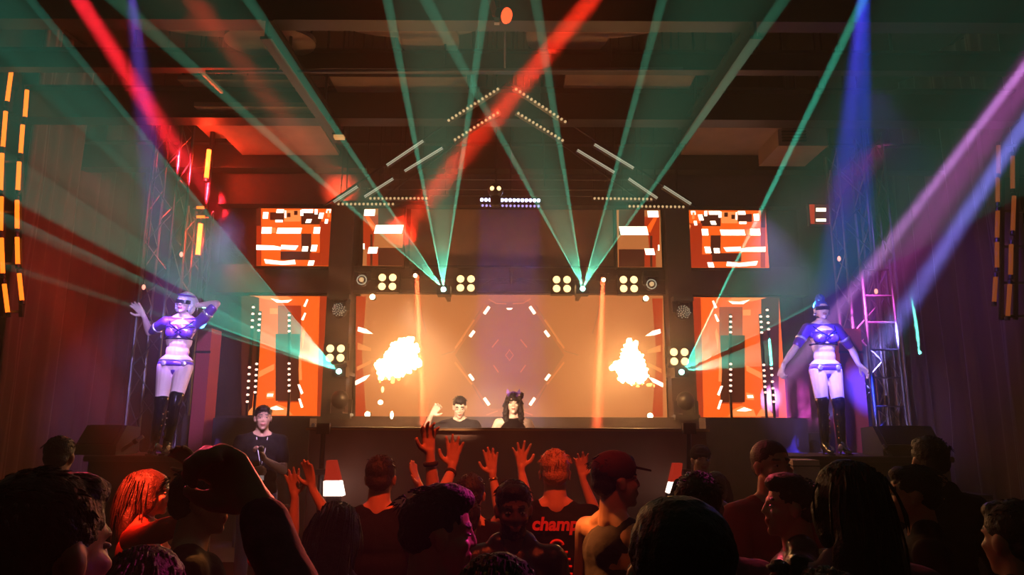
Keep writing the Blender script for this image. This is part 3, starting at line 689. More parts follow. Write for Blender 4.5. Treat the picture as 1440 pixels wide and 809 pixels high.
# glowing wedge lamps at the foot of the booth
def wedge(pts_red, pts_white, d, label):
    q=P(*pts_white[2],d); r=thing('uplight',(q.x,d,.3),label,'floor light','glowing uplights at the booth foot')
    y0=d; rp=[P(x,y,d) for x,y in pts_red]; wp=[P(x,y,d) for x,y in pts_white]
    MB().prism(rp,(0,.12,0)).build('hood',M['redp'],r); MB().prism([p+Vector((0,-.01,0)) for p in wp],(0,.12,0)).build('diffuser',glow('uplight_white',(1,.78,.66),2.6),r)
    cx=sum(p.x for p in wp)/4; zb_=min(p.z for p in wp); MB().box((cx-.06,d+.02,.3),(cx+.06,d+.1,zb_)).build('foot',M['dmetal'],r)
wedge([(459,648),(470,648),(477,676),(456,676)],[(455,677),(478,677),(482,698),(455,698)],6.6,'glowing wedge uplight with red hood and white foot left of centre')
wedge([(949,652),(960,652),(957,678),(943,678)],[(943,679),(958,679),(954,694),(939,694)],6.6,'glowing wedge uplight with red hood and white foot right of centre')
r=tag(MB().lathe(P(441,598,7.0),[(0,.02),(-.02,.018)],(0,1,0),12).build('indicator_lamp',M['white']),'tiny round lamp at the left end of the booth','lamp')

# ------------------------------------------------------------------ red and orange tubes
def tubelamp(a,b,d,rr,mt,label,group,post=True):
    A=P(*a,d); B=P(*b,d); r=thing('tube_light',B,label,'tube light',group)
    mb=MB(); mb.tube(A,B,rr,n=14); mb.build('tube',M[mt],r,smooth=True)
    dd=(B-A).normalized()
    MB().tube(A-dd*.05,A,rr*1.15,n=12).build('end_cap',M['dmetal'],r); MB().tube(B,B+dd*.05,rr*1.15,n=12).build('end_cap',M['dmetal'],r)
    if mt=='tuber': point((A+B)/2+Vector((0,-.09,0)), 55, (1,.035,.012), .05)
    if post: MB().bar(A+Vector((0,rr+.02,.05)),B+Vector((0,rr+.02,-.05)),.02).build('bracket',M['dmetal'],r)
tubelamp((294,211),(290,251),9.9,.032,'tuber','upper short red-orange tube light, alone on the dark wall at left','red tube lights left of the stage')
tubelamp((282,315),(278,359),9.9,.032,'tuber','lower short red-orange tube light above the left dancer','red tube lights left of the stage')
tubelamp((277,292),(288,292),9.9,.02,'tubeo','small orange bar just above the lower red tube','red tube lights left of the stage',False)
tubelamp((277,305),(289,305),9.9,.02,'tubeo','smallest orange bar touching the top of the lower red tube','red tube lights left of the stage',False)
M['dpole']=M['dmetal']
a=P(301,206,9.95); r=tag(MB().tube((a.x-.04,9.96,.5),(a.x-.04,9.96,ZC),.035,n=10).build('tube_mast',M['dmetal']),'dark upright mast carrying the two short red tube lights','mast')
def rack(cols,mt,d,side,label,gl,rail):
    for ci,(segs,cl) in enumerate(cols):
        for k,(xa,ya,xb,yb) in enumerate(segs):
            pos=('topmost','second from top','third from top','fourth from top','fifth from top','lowest')[k if k<len(segs)-1 else 5]
            tubelamp((xa,ya),(xb,yb),d,.024,mt,'%s %s tube light in the %s column on the %s wall'%(pos,'orange' if side<0 else 'dim orange',cl,'left' if side<0 else 'right'),gl,False)
    pts=rail; r=thing('light_rack',P(*pts[2],d+.1),label,'rack')
    for i in range(2):
        A=P(*pts[i],d+.06); B=P(*pts[i+2],d+.06); MB().bar(A,B,.04).build('upright',M['dmetal'],r)
    for t in (.02,.2,.4,.6,.8,.98):
        A=P(*pts[0],d+.06).lerp(P(*pts[2],d+.06),t); B=P(*pts[1],d+.06).lerp(P(*pts[3],d+.06),t); MB().bar(A,B,.03).build('rung',M['dmetal'],r)
        MB().bar(A if side<0 else B,Vector((side*(WX-.02),(A.y),A.z)),.03).build('wall_bracket',M['dmetal'],r)
    return r
rack([([(16,99,10,143),(8,157,4,207),(3,216,1,268),(2,277,1,325),(2,335,4,385),(6,400,11,440)],'outer'),([(38,127,35,165),(32,176,29,216),(27,228,25,268),(24,282,24,322),(24,334,25,372),(27,385,31,423)],'inner')],
  'tubeo',8.5,-1,'dark rack carrying the two columns of orange tubes on the left wall','orange tubes on the left wall',[(4,92),(30,92),(4,446),(30,446)])
rack([([(1404,205,1404,246),(1403,250,1403,285),(1403,297,1402,335),(1402,341,1402,377),(1400,390,1398,425)],'inner'),([(1424,220,1424,266),(1426,276,1424,325),(1422,344,1421,387),(1420,400,1417,445)],'outer')],
  'tubed',8.5,1,'dark rack carrying the two columns of dim orange tubes on the right wall','dim orange tubes on the right wall',[(1410,200),(1430,200),(1408,450),(1428,450)])
# small red video sign right of the upper right screen and its dim twin
for s_,px,l in ((1,1150,'small red video sign with two bright bars right of the upper right screen'),(-1,285,'')):
    if s_<0: continue
    screen(l,(1140,288,1166,315),9.6,['panelr','panelw','paneld'],[(2,R4(1145,288,1166,315)),(1,R4(1147,293,1161,298)),(1,R4(1147,308,1161,312)),(0,R4(1140,288,1144,315))],bezel=.02,group='LED video screens of the stage')
    q=P(1164,288,9.65); MB().tube(q,(q.x,q.y,ZC),.012).build('hanger_rod',M['dmetal'],[o for o in COL.objects if o.get('label')==l][0])
for px,py,l in ((1180,364,'tiny pink lamp on the right truss tower, upper'),(1232,410,'tiny pink lamp on the right truss tower, middle'),(255,358,'tiny pink lamp beside the lower red tube'),(202,404,'tiny amber lamp on the left truss tower')):
    q=P(px,py,9.0); r=thing('pilot_lamp',q,l,'lamp','tiny pilot lamps'); MB().ell(q,(.022,.022,.035),n=10,k=8).build('bulb',M.setdefault('pilot',glow('pilot_pink',(1,.35,.25),2.0)),r); MB().tube(q,(q.x,q.y,ZC),.006,n=6).build('cable',M['dmetal'],r)

# ------------------------------------------------------------------ truss towers and ladders behind the dancers
def truss(x,y,z0,z1,w,label,m='metal',n=14,lean=0):
    r=thing('truss_tower',(x,y,z0),label,'truss','truss towers at the stage sides'); c=[(-1,-1),(1,-1),(1,1),(-1,1)]
    for i,j in c: MB().tube((x+i*w/2,y+j*w/2,z0),(x+i*w/2+lean,y+j*w/2,z1),.022,n=8).build('chord',M[m],r)
    mb=MB(); h=(z1-z0)/n
    for k in range(n):
        za=z0+k*h; zb2=za+h
        for q in range(4):
            p,t=(c[q],c[(q+1)%4]) if k%2 else (c[(q+1)%4],c[q])
            la=lean*k/n; lb=lean*(k+1)/n
            mb.tube((x+p[0]*w/2+la,y+p[1]*w/2,za),(x+t[0]*w/2+lb,y+t[1]*w/2,zb2),.010,n=6)
    mb.build('lattice',M[m],r); MB().box((x-w/2-.05,y-w/2-.05,z0-.0),(x+w/2+.05,y+w/2+.05,z0+.02)).build('base_plate',M['dmetal'],r); return r
xl=P(215,500,9.2).x; xr=P(1212,500,9.2).x
truss(xl,9.2,.5,6.2,.34,'lattice truss tower behind the left dancer')
truss(xr,9.2,.5,5.5,.34,'lattice truss tower behind the right dancer')
truss(P(264,500,10.3).x,10.3,.5,5.0,.26,'slimmer truss tower right of the left dancer','metal',12)
truss(P(1250,500,9.8).x,9.8,.5,6.0,.26,'slimmer truss tower nearest the right drape','metal',12)
def ladder(a,b,w,label,n=9):
    a=Vector(a); b=Vector(b); r=thing('ladder',a,label,'ladder','ladders at the stage sides')
    for s_ in(-1,1): MB().tube(a+Vector((s_*w/2,0,0)),b+Vector((s_*w/2,0,0)),.02,n=8).build('rail',M['metal'],r)
    for k in range(n): q=a.lerp(b,(k+.6)/n); MB().tube(q-Vector((w/2,0,0)),q+Vector((w/2,0,0)),.013,n=6).build('rung',M['metal'],r)
ladder((P(1236,560,8.6).x,8.35,.5),(P(1228,440,8.9).x,8.75,3.9),.36,'aluminium ladder leaning behind the right platform',10)
# stack of line speakers beside the towers
def spk(px,d,z0,n,label0):
    x=P(px,450,d).x
    for k in range(n):
        r=thing('speaker_cabinet',(x,d,z0+k*.42),'%s, %s'%(label0,('lowest','second','third','topmost')[k] if n>2 else ('lower','upper')[k]),'speaker','dark speaker cabinets beside the screens')
        MB().box((x-.28,d,z0+k*.42),(x+.28,d+.45,z0+k*.42+.40)).build('cabinet',M['plastic'],r)
        mb=MB()
        for q in (-.13,.13): mb.lathe((x+q,d,z0+k*.42+.2),[(-.002,.11),(-.012,.105),(-.004,.08),(-.002,.03)],(0,1,0),20)
        mb.build('driver',M['dmetal'],r)
spk(318,9.6,.5,3,'black speaker cabinet left of the lower left screen'); spk(1118,9.6,.5,3,'black speaker cabinet right of the lower right screen')

# ------------------------------------------------------------------ dance platforms
def platform(x0,x1,y0,y1,z,label,m2):
    r=thing('dance_platform',((x0+x1)/2,(y0+y1)/2,0),label,'platform','raised dance platforms')
    MB().box((x0,y0,z-.06),(x1,y1,z)).build('deck',M['stage'],r); MB().box((x0+.03,y0+.03,.5),(x1-.03,y0+.05,z-.06)).build('skirt',M['black'],r)
    MB().box((x0,y0-.012,z-.05),(x1,y0,z-.01)).build('deck_edge',M['dmetal'],r)
    for x in (x0+.06,(x0+x1)/2,x1-.06):
        for y in (y0+.08,y1-.08): MB().tube((x,y,0 if y<6.2 else .3 if y<7.35 else .5),(x,y,z-.06),.03).build('leg',M['metal'],r)
ZPL=P(240,640,7.6).z; ZPR=P(1165,640,7.7).z
platform(P(112,640,7.3).x,P(300,640,7.3).x,7.38,8.3,ZPL,'raised black platform carrying the left dancer','metal')
platform(P(1108,645,7.3).x,P(1348,645,7.3).x,7.38,8.3,ZPR,'raised black platform carrying the right dancer','metal')
def wedgemon(x,y,z,w,label,rail=True,face=1):
    r=thing('floor_monitor',(x,y,z),label,'speaker','wedge monitors and cases on the platforms')
    pr=[(x-w/2,y-.22,z),(x-w/2,y+.22,z),(x-w/2,y+.22,z+.28),(x-w/2,y-.05,z+.30),(x-w/2,y-.22,z+.10)]
    MB().prism(pr,(w,0,0)).build('cabinet',M['plastic'],r)
    MB().prism([(x-w/2+.04,y-.225,z+.11),(x-w/2+.04,y-.06,z+.295),(x-w/2+.04,y-.065,z+.305),(x-w/2+.04,y-.235,z+.115)],(w-.08,0,0)).build('grille',M['dmetal'],r)
wedgemon(P(150,640,7.7).x,7.7,ZPL,.42,'black wedge monitor at the left end of the left platform')
wedgemon(P(1272,640,7.7).x,7.75,ZPR,.62,'black wedge monitor on the right platform, blue-lit along its top edge')
def strut(a,b,d,rr,label):
    A=P(*a,d); B=P(*b,d); r=thing('strut',A,label,'strut','pale struts on the platforms'); MB().tube(A,B,rr,n=10).build('tube',M['metal'],r,smooth=True); MB().tube(A.lerp(B,.7),A.lerp(B,.82),rr*1.35,n=10).build('collar',M['dmetal'],r)
strut((159,641),(201,614),7.6,.022,'thick pale strut slanting right of the left wedge monitor')
strut((105,630),(131,613),7.6,.018,'short pale strut slanting at the far left end of the left platform')
strut((1257,648),(1242,626),7.5,.018,'pale bent strut in front of the right wedge monitor')
a=P(1105,668,7.2); b=P(1140,646,7.2); r=thing('equipment_case',((a.x+b.x)/2,7.15,.3),'pale case beside the right platform under the dancer','case')
MB().box((a.x,7.0,.3),(b.x,7.3,b.z)).build('shell',mat('pale_case',(.5,.36,.3),.6),r); MB().box((a.x-.01,6.99,b.z-.06),(b.x+.01,7.31,b.z-.05)).build('lid_seam',M['dmetal'],r)
a=P(1318,690,7.2); b=P(1352,683,7.2); r=thing('equipment_case',((a.x+b.x)/2,6.9,0),'low black case on the floor by the right drape','case')
MB().box((a.x,6.75,0),(b.x,7.15,a.z)).build('shell',M['plastic'],r); MB().box((a.x-.01,6.74,a.z-.05),(b.x+.01,7.16,a.z-.04)).build('lid_seam',M['metal'],r)
# red drum-like flight cases behind the dancers
for px,l in ((284,'red upright case behind the left dancer'),(1196,'red upright case behind the right dancer')):
    a=P(px-12,540,8.5); b=P(px+14,462,8.5); r=thing('equipment_case',((a.x+b.x)/2,8.5,.5),l,'case','red upright cases')
    MB().box((a.x,8.5,.5),(b.x,8.8,b.z)).build('shell',M['maroon'],r); MB().box((a.x-.01,8.49,b.z-.3),(b.x+.01,8.5,b.z-.27)).build('latch_strip',M['dmetal'],r)
# ------------------------------------------------------------------ people
def rotz(a): return Matrix.Rotation(a,3,'Z')
class Fig:
    """one person: joints in metres for a 1.75 m body facing +Y, scaled and turned; root at the feet"""
    def __init__(s, x, y, z0, H, yaw, lean=(0,0)):
        s.root=Vector((x,y,z0)); s.k=H/1.75; s.R=rotz(yaw); s.lean=Vector((lean[0],lean[1],0)); s.yaw=yaw
        s.hR=None
    def T(s, p):       # body point -> coordinates relative to the root
        p=Vector(p); p=p+s.lean*max(0,p.z-.9)
        return s.R@(p*s.k)
    def W2(s, w): return Vector(w)-s.root   # world -> root-relative
    def head_frame(s, yaw=0, pitch=0, roll=0, off=(0,0,0)):
        s.hR=s.R@Matrix.Rotation(yaw,3,'Z')@Matrix.Rotation(-pitch,3,'X')@Matrix.Rotation(roll,3,'Y')
        s.nb=s.T((0,-.015,1.47)); s.hc=s.T((0,.015,1.635))+s.R@(Vector(off)*s.k)
    def Hd(s, p): return s.hc+s.hR@(Vector(p)*s.k)
def limb_ik(S_, Tg, hint, l1, l2):
    v=Tg-S_; L=v.length; mx=(l1+l2)*.995
    if L>mx: Tg=S_+v*(mx/L); v=Tg-S_; L=mx
    a=(l1*l1-l2*l2+L*L)/(2*L); h=math.sqrt(max(0,l1*l1-a*a)); d=v/L
    hp=(hint-S_); hp=hp-d*hp.dot(d)
    hp = hp.normalized() if hp.length>1e-4 else ortho(d)[0]
    return S_+d*a+hp*h, Tg
def hand(mb, Wp, D, N, side, k, spread=.25, curl=.25, thumb=.9, tk=1.0, curls=None):
    """palm, five jointed fingers of different length and a thumb leaving the side of the palm"""
    D=D.normalized(); N=(N-D*N.dot(D)).normalized(); Sd=D.cross(N)*side
    def rot(v,ax,a): return Matrix.Rotation(a,3,ax)@v
    r=.0125*k*tk
    mb.ell(Wp+D*.048*k+N*0, (.038*k,.052*k,.0155*k*tk), Matrix((Sd,D,N)).transposed(), n=14,k=8)
    mb.cap(Wp-D*.01*k, .026*k*tk, Wp+D*.02*k, .024*k*tk)
    for i,(off,kl,ln,sp) in enumerate(((.029,.088,.92,1.0),(.010,.094,1.0,.25),(-.010,.090,.94,-.5),(-.028,.080,.76,-1.25))):
        K=Wp+D*kl*k+Sd*off*k; mb.cap(Wp+D*.02*k+Sd*off*.6*k, r*1.15, K, r*.98)
        d=rot(D,N,-spread*sp*side) ; ax=d.cross(N).normalized(); c=(curls[i] if curls else curl); p=K
        for j,sl in enumerate((.046,.029,.023)):
            d=rot(d,ax,c*(.8 if j==0 else 1.15)); q=p+d*sl*ln*k; mb.cap(p,r*(.93-.08*j),q,r*(.85-.08*j)); p=q
    b=Wp+D*.028*k+Sd*.026*k; d=(D*.55+Sd*thumb+N*.28).normalized(); q=b+d*.045*k; mb.cap(b,r*1.35,q,r*1.05)
    d2=(D*.85+Sd*thumb*.6+N*.25).normalized(); q2=q+d2*.030*k; mb.cap(q,r*1.02,q2,r*.92); q3=q2+(D+Sd*thumb*.35+N*.2).normalized()*.022*k; mb.cap(q2,r*.92,q3,r*.8)
def person(label, x, y, H, yaw, z0=0, head=(0,0,0), hoff=(0,0,0), arms=(None,None), hair='short', hm_='hair', top='tee', tm='tee', bottom='trousers', bm_='dark',
           skin='skin', vox=.009, face=True, group=None, lean=(0,0), female=False, legs=None, hat=None, fat=1.0, beard=False, extra=None, legsonly=False, hairseed=1, hand_tk=1.05, locks=True, boots=False, sk_h=None):
    f=Fig(x,y,z0,H,yaw,lean); f.head_frame(*head,off=hoff); k=f.k; T=f.T
    root=thing('person',(x,y,z0),label,'person',group)
    b=MB(); e=lambda c,rad: b.ell(T(c),[q*k for q in rad],f.R)
    wf=.92 if female else 1.0
    # torso
    e((0,0,.97),(.158*fat if not female else .178,.112*fat,.12)); e((0,0,1.10),(.132*wf*fat,.098*wf*fat,.13)); e((0,.0,1.22),(.148*wf*fat,.102*fat,.14)); e((0,-.005,1.34),(.165*wf*fat,.108*fat,.13))
    e((-.075,-.07,.93),(.085,.075,.095)); e((.075,-.07,.93),(.085,.075,.095))
    sh=.182*wf*(1+.5*(fat-1)); b.cap(T((-sh*.75,-.01,1.425)),.058*k,T((sh*.75,-.01,1.425)),.058*k)
    b.cap(T((-.08,-.02,1.46)),.045*k,T((0,-.01,1.50)),.055*k); b.cap(T((.08,-.02,1.46)),.045*k,T((0,-.01,1.50)),.055*k)
    if female:
        for s_ in(-1,1): e((s_*.070,.078,1.295),(.060,.058,.062))
    # neck and head
    nk=.050 if female else .058
    b.cap(f.nb,nk*1.1*k,f.Hd((0,-.02,-.05)),nk*k)
    he=lambda c,rad: b.ell(f.Hd(c),[q*k for q in rad],f.hR)
    he((0,-.012,.035),(.074,.094,.082)); he((0,.022,-.025),(.062,.068,.075)); he((0,.030,-.068),(.046,.052,.042)); he((0,.066,-.092),(.022,.020,.018))
    he((0,.070,.028),(.050,.020,.011)); b.cap(f.Hd((0,.084,.018)),.008*k,f.Hd((0,.097,-.017)),.0115*k)
    for s_ in(-1,1):
        he((s_*.012,.090,-.021),(.010,.009,.007)); he((s_*.037,.060,-.018),(.022,.022,.018)); he((s_*.076,-.004,-.008),(.008,.019,.030)); he((s_*.081,-.012,.006),(.006,.014,.016))
    he((0,.083,-.050),(.024,.013,.0075)); he((0,.081,-.062),(.020,.012,.0075))
    # legs
    LG=legs or (((-.10,.01,.50),(-.11,-.02,.085),(-.13,.12)),((.10,.01,.50),(.11,-.02,.085),(.13,.12)))
    lg=[]
    for s_,(kn,an,toe) in zip((-1,1),LG):
        h_=T((s_*.088,0,.93)); kn_=T(kn); an_=T(an); lg.append((h_,kn_,an_,toe))
        th=.098 if female else .082
        b.cap(h_,th*k,kn_.lerp(h_,.25),(.072 if female else .066)*k); b.cap(kn_.lerp(h_,.3),.066*k,kn_,.052*k)
        b.cap(kn_,.052*k,kn_.lerp(an_,.32)+f.R@Vector((0,-.015,0)),.053*k); b.cap(kn_.lerp(an_,.32)+f.R@Vector((0,-.015,0)),.053*k,an_,.036*k)
        foot=T((an[0]+(toe[0]-an[0]),an[1]+toe[1],an[2]-.055)); b.cap(an_-Z(.02*k),.036*k,foot,.028*k)
    # arms
    AR=[]
    for i,s_ in enumerate((-1,1)):
        a=arms[i] or {}
        Sj=T((s_*sh,-.01,1.42))
        if 'wrist' in a: Tg=f.W2(a['wrist'])
        else: Tg=T(a.get('w',(s_*.235,.06,.90)))
        hint=f.W2(a['elbow']) if 'elbow' in a else T(a.get('e',(s_*.30,-.15,1.12)))
        E_,Wr=limb_ik(Sj,Tg,hint,.30*k,.265*k)
        b.cap(Sj,.056*k,Sj.lerp(E_,.35),.047*k); b.cap(Sj.lerp(E_,.35),.047*k,E_,.038*k)
        b.cap(E_,.039*k,E_.lerp(Wr,.3),.041*k); b.cap(E_.lerp(Wr,.3),.041*k,Wr,.026*k)
        D=(f.W2(a['tip'])-Wr) if 'tip' in a else (f.R@Vector(a['d']) if 'd' in a else (Wr-E_))
        N=Vector(a['n']) if 'n' in a else f.R@Vector((-s_,0.2,0))
        if a.get('hide')!=1: hand(b,Wr+D.normalized()*.015*k,D,N,a.get('side',-s_),k,a.get('spread',.18),a.get('curl',.28),a.get('thumb',.85),hand_tk,a.get('curls'))
        AR.append((Sj,E_,Wr))
    def asg(c):
        out=np.zeros(len(c)); Hi=np.array(f.hR.transposed()); q=(c-np.array(f.hc))@Hi.T/k
        lips=(np.abs(q[:,0])<.024)&(q[:,1]>.082)&(np.abs(q[:,2]+.056)<.011); out[lips]=1
        if beard:
            bd=((q[:,2]<-.040-.3*np.maximum(0,.05-np.abs(q[:,0]))*(q[:,2]>-.075))&(q[:,2]>-.115)&(q[:,1]>.01))&~lips; out[bd]=2
        br=(np.abs(np.abs(q[:,0])-.032)<.020)&(q[:,1]>.065)&(np.abs(q[:,2]-.034)<.006); out[br]=2
        return out
    remesh(b,'body',None,vox,root,2,mats=[M[sk_h or skin] if False else M[skin],M['lip'],M[hm_]],assign=asg)
    if face:
        for s_ in(-1,1):
            ey=MB().ell(f.Hd((s_*.030,.0735,.008)),(.0125*k,.010*k,.0055*k),f.hR,n=12,k=8).build('eye',M['eye'],root,smooth=True)
            ir=MB().ell(f.Hd((s_*.030,.0805,.008)),(.0050*k,.0040*k,.0050*k),f.hR,n=10,k=6).build('iris',M['iris'],root); ir.parent=ey; ir.location=(0,0,0)
            ir.matrix_parent_inverse=Matrix.Identity(4)
    # trousers
    if bottom in('trousers','jeans','shorts'):
        m=MB(); m.ell(T((0,0,.97)),[q*k for q in(.172*fat,.124*fat,.13)],f.R)
        for s_ in(-1,1): m.ell(T((s_*.075,-.068,.92)),[q*k for q in(.094,.088,.105)],f.R)
        for h_,kn_,an_,toe in lg:
            m.cap(h_,.099*k,kn_,.070*k)
            if bottom!='shorts': m.cap(kn_,.070*k,an_+Z(.02),.056*k)
        remesh(m,'trousers',M[bm_],.014,root,2,ndisp(.008,9,3))
    if not boots:
        for h_,kn_,an_,toe in lg:
            fo=f.R@Vector((0,.0,0)); q=MB(); fw=f.R@Vector((0,1,0)); g=Vector((an_.x,an_.y,0))
            q.ell(g+fw*.055*k+Z(.040*k),(.047*k,.135*k,.040*k),f.R); q.ell(g-fw*.02*k+Z(.065*k),(.043*k,.055*k,.062*k),f.R)
            q.obox(g+fw*.055*k+Z(.0125),f.R@Vector((.043*k,0,0)),f.R@Vector((0,.125*k,0)),Vector((0,0,.0125)))
            q.build('shoe',M['shoe'],root,smooth=True)
    # top
    if top:
        m=MB(); g=.013; E2=lambda c,rad: m.ell(T(c),[(q+g)*k for q in rad],f.R)
        if top=='crop':
            E2((0,-.005,1.345),(.160*wf,.100,.085)); m.cap(T((-sh*.8,-.01,1.42)),.066*k,T((sh*.8,-.01,1.42)),.066*k)
            for s_ in(-1,1): E2((s_*.070,.078,1.295),(.060,.058,.058))
        elif top=='tank':
            E2((0,0,.99),(.165*fat,.115*fat,.13)); E2((0,0,1.12),(.142*fat,.104*fat,.14)); E2((0,0,1.24),(.152*wf*fat,.106*fat,.15)); E2((0,-.005,1.35),(.150*wf*fat,.108*fat,.12))
            m.cap(T((-.10,-.01,1.44)),.055*k,T((.10,-.01,1.44)),.055*k)
            if female:
                for s_ in(-1,1): E2((s_*.070,.078,1.290),(.060,.058,.062))
        else:
            E2((0,0,.97),(.172*fat,.122*fat,.12)); E2((0,0,1.10),(.158*fat,.112*fat,.14)); E2((0,0,1.22),(.160*fat,.112*fat,.15)); E2((0,-.005,1.34),(.170*wf*fat,.114*fat,.13))
            m.cap(T((-sh*.78,-.01,1.425)),.070*k,T((sh*.78,-.01,1.425)),.070*k)
            m.cap(T((-.08,-.02,1.455)),.056*k,T((.08,-.02,1.455)),.056*k)
            if female:
                for s_ in(-1,1): E2((s_*.070,.078,1.290),(.060,.058,.062))
        if top in('tee','crop'):
            for Sj,E_,Wr in AR: m.cap(Sj,.068*k,Sj.lerp(E_,.62 if top=='tee' else .78),(.064 if top=='tee' else .052)*k)
        if top in('jacket','shirt'):
            for Sj,E_,Wr in AR: m.cap(Sj,.070*k,E_,.055*k); m.cap(E_,.056*k,E_.lerp(Wr,.93),.040*k)
        if top=='jacket' : m.cap(T((-.05,-.02,1.49)),.060*k,T((.05,-.02,1.49)),.060*k)
        if top=='shirt': m.cap(T((-.04,-.02,1.49)),.056*k,T((.04,-.02,1.49)),.056*k)
        remesh(m,'jacket' if top=='jacket' else 'top' if top in('crop','tank') else 'shirt',M[tm],.011 if top!='crop' else .008,root,2,ndisp(.010 if top!='crop' else .003,8,hairseed+2,2))
    # hair
    rnd=random.Random(hairseed); hb=MB(); HE=lambda c,rad: hb.ell(f.Hd(c),[q*k for q in rad],f.hR)
    if hair=='short':
        HE((0,-.020,.048),(.081,.098,.083)); HE((0,-.055,.000),(.068,.062,.060)); HE((0,.035,.088),(.058,.05,.035))
    elif hair=='buzz':
        HE((0,-.017,.043),(.0775,.096,.080)); HE((0,-.050,.000),(.066,.060,.055))
    elif hair=='top':
        HE((0,-.020,.045),(.079,.096,.080)); HE((0,.010,.095),(.062,.085,.045)); HE((0,.042,.100),(.050,.042,.030)); HE((0,-.055,.000),(.065,.060,.055))
    elif hair in('long','curly','bob'):
        HE((0,-.020,.045),(.090,.106,.088)); HE((0,-.065,-.03),(.088,.065,.105))
        for s_ in(-1,1): HE((s_*.072,-.005,-.02),(.028,.050,.085))
        if hair=='long': HE((0,-.085,-.16),(.105,.060,.17)); HE((0,-.09,-.28),(.10,.05,.12))
        if hair=='curly': 
            for i in range(46):
                t=rnd.uniform(0,2*PI); zz=rnd.uniform(-.26,.12); c_=math.cos(t); rr=.095 if zz>-.05 else .085
                if math.sin(t)>.35 and zz<.06: continue
                HE((rr*c_*1.05,rr*math.sin(t)-.02,zz),(.024,.024,.03))
            for s_ in(-1,1): HE((s_*.085,.01,-.14),(.035,.045,.13))
    if hair!='none' and hb.v:
        amp={'short':.003,'buzz':.0015,'top':.004,'long':.006,'curly':.014,'bob':.006}[hair]
        ho=remesh(hb,'hair',M[hm_],.0065,root,1,ndisp(amp*k,60 if hair!='long' else 22,hairseed,2))
        if locks and hair in('short','top','long','bob','curly'):   # loose locks that break the outline
            lb=MB()
            for i in range(150 if hair!='long' else 170):
                th=rnd.uniform(0,2*PI); ph=rnd.uniform(0,1.35); n_=Vector((math.sin(ph)*math.cos(th),math.sin(ph)*math.sin(th)*1.15-.1,math.cos(ph)))
                if n_.y>.62 and n_.z<.55: continue
                if hair in('short','top'):
                    p=Vector((0,-.020,.048))+Vector((n_.x*.078,n_.y*.094,n_.z*.080)); dr=(n_*.28+Vector((n_.x*.3+rnd.uniform(-.4,.4),(.7 if n_.z>.6 else -.1)+rnd.uniform(-.3,.3),-.5*(1-n_.z)+rnd.uniform(-.2,.1)))).normalized(); ln=rnd.uniform(.014,.026)
                    lb.path([f.Hd(p),f.Hd(p+dr*ln*.5),f.Hd(p+dr*ln+Vector((0,0,-.004)))],[.0028*k,.0022*k,.0004*k],4)
                else:
                    p=Vector((0,-.020,.045))+Vector((n_.x*.09,n_.y*.105,n_.z*.088)); L=rnd.uniform(.10,.36) if hair=='long' else rnd.uniform(.05,.16)
                    if n_.y>.25: continue
                    pts=[p]; q=p.copy()
                    for j in range(5):
                        q=q+Vector((n_.x*.012*(1-j*.3)+rnd.uniform(-.004,.004),min(0,n_.y)*.012*(1-j*.3)-.003,-L/5)); pts.append(q.copy())
                    lb.path([f.Hd(v) for v in pts],[.004*k]*5+[.0006*k],4)
            lo=lb.build('locks',M[hm_],root,smooth=True)
            lw=wloc(root); lo.data.transform(Matrix.Identity(4)); 
    if hat=='cap':
        m=MB(); m.ell(f.Hd((0,-.012,.060)),(.087*k,.104*k,.080*k),f.hR); cp=remesh(m,'cap',M['capc'],.008,root,2)
        pts=[f.Hd((.075*math.cos(a),.075+.085*math.sin(a),.058-.022*math.sin(a))) for a in np.linspace(0,PI,15)]; nn=len(pts)
        br=MB().prism(pts,f.hR@Vector((0,0,.008*k))).build('brim',M['capc'],root)
    if hat=='blackcap':
        m=MB(); m.ell(f.Hd((0,-.012,.055)),(.088*k,.105*k,.082*k),f.hR); remesh(m,'cap',M['tee'],.009,root,2)
        pts=[f.Hd((.070*math.cos(a),.075+.065*math.sin(a),.060-.018*math.sin(a))) for a in np.linspace(0,PI,13)]
        MB().prism(pts,f.hR@Vector((0,0,.008*k))).build('brim',M['tee'],root)
    f.root_obj=root; f.arms=AR; f.legs=lg
    if extra: extra(f,root)
    return f
# build() with parent computes coordinates relative to the parent, so shift figure meshes by the root
_build=MB.build
def build_fig(s, name, mats, parent=None, smooth=False, origin=None):
    if parent is not None and parent.name.split('.')[0]=='person' and origin is None:
        s.v=[tuple(Vector(v)+Vector(parent.location)) for v in s.v]
        return _build(s,name,mats,parent,smooth,None)
    return _build(s,name,mats,parent,smooth,origin)
MB.build=build_fig
def band(m, a, b, t, r, w=.008, k=1):   # ring around a limb
    c=a.lerp(b,t); d=(b-a).normalized(); m.lathe(c-d*w,[(0,r),(w*.5,r+.004),(w*1.5,r+.004),(w*2,r)],d,18)

def _brace(f,root,i,t=.93,mt='black',r=.031):
    Sj,E_,Wr=f.arms[i]; m=MB(); band(m,E_,Wr,t,r*f.k,.010); m.build('bracelet',M[mt],root,smooth=True)
def at(px_top, py_top, d, extra_h=.02):
    """ground position and body height for a head whose top is seen at the pixel"""
    p=P(px_top,py_top,d); return p.x,p.y,p.z-extra_h
PEOPLE_R=[]
BACK=0.0; FRONT=PI
def crowd(label, px, py, d, yaw=0, z0=0, hh=.02, **kw):
    x,y,z=at(px,py,d,hh); return person(label,x,y,z-z0,yaw,z0=z0,**kw)
def up(ex,ey,wx,wy,tx,ty,d,n=(0,-1,0),side=1,**kw):
    return dict(elbow=P(ex,ey,d),wrist=P(wx,wy,d),tip=P(tx,ty,d),n=n,side=side,**kw)
GC='crowd on the dance floor'
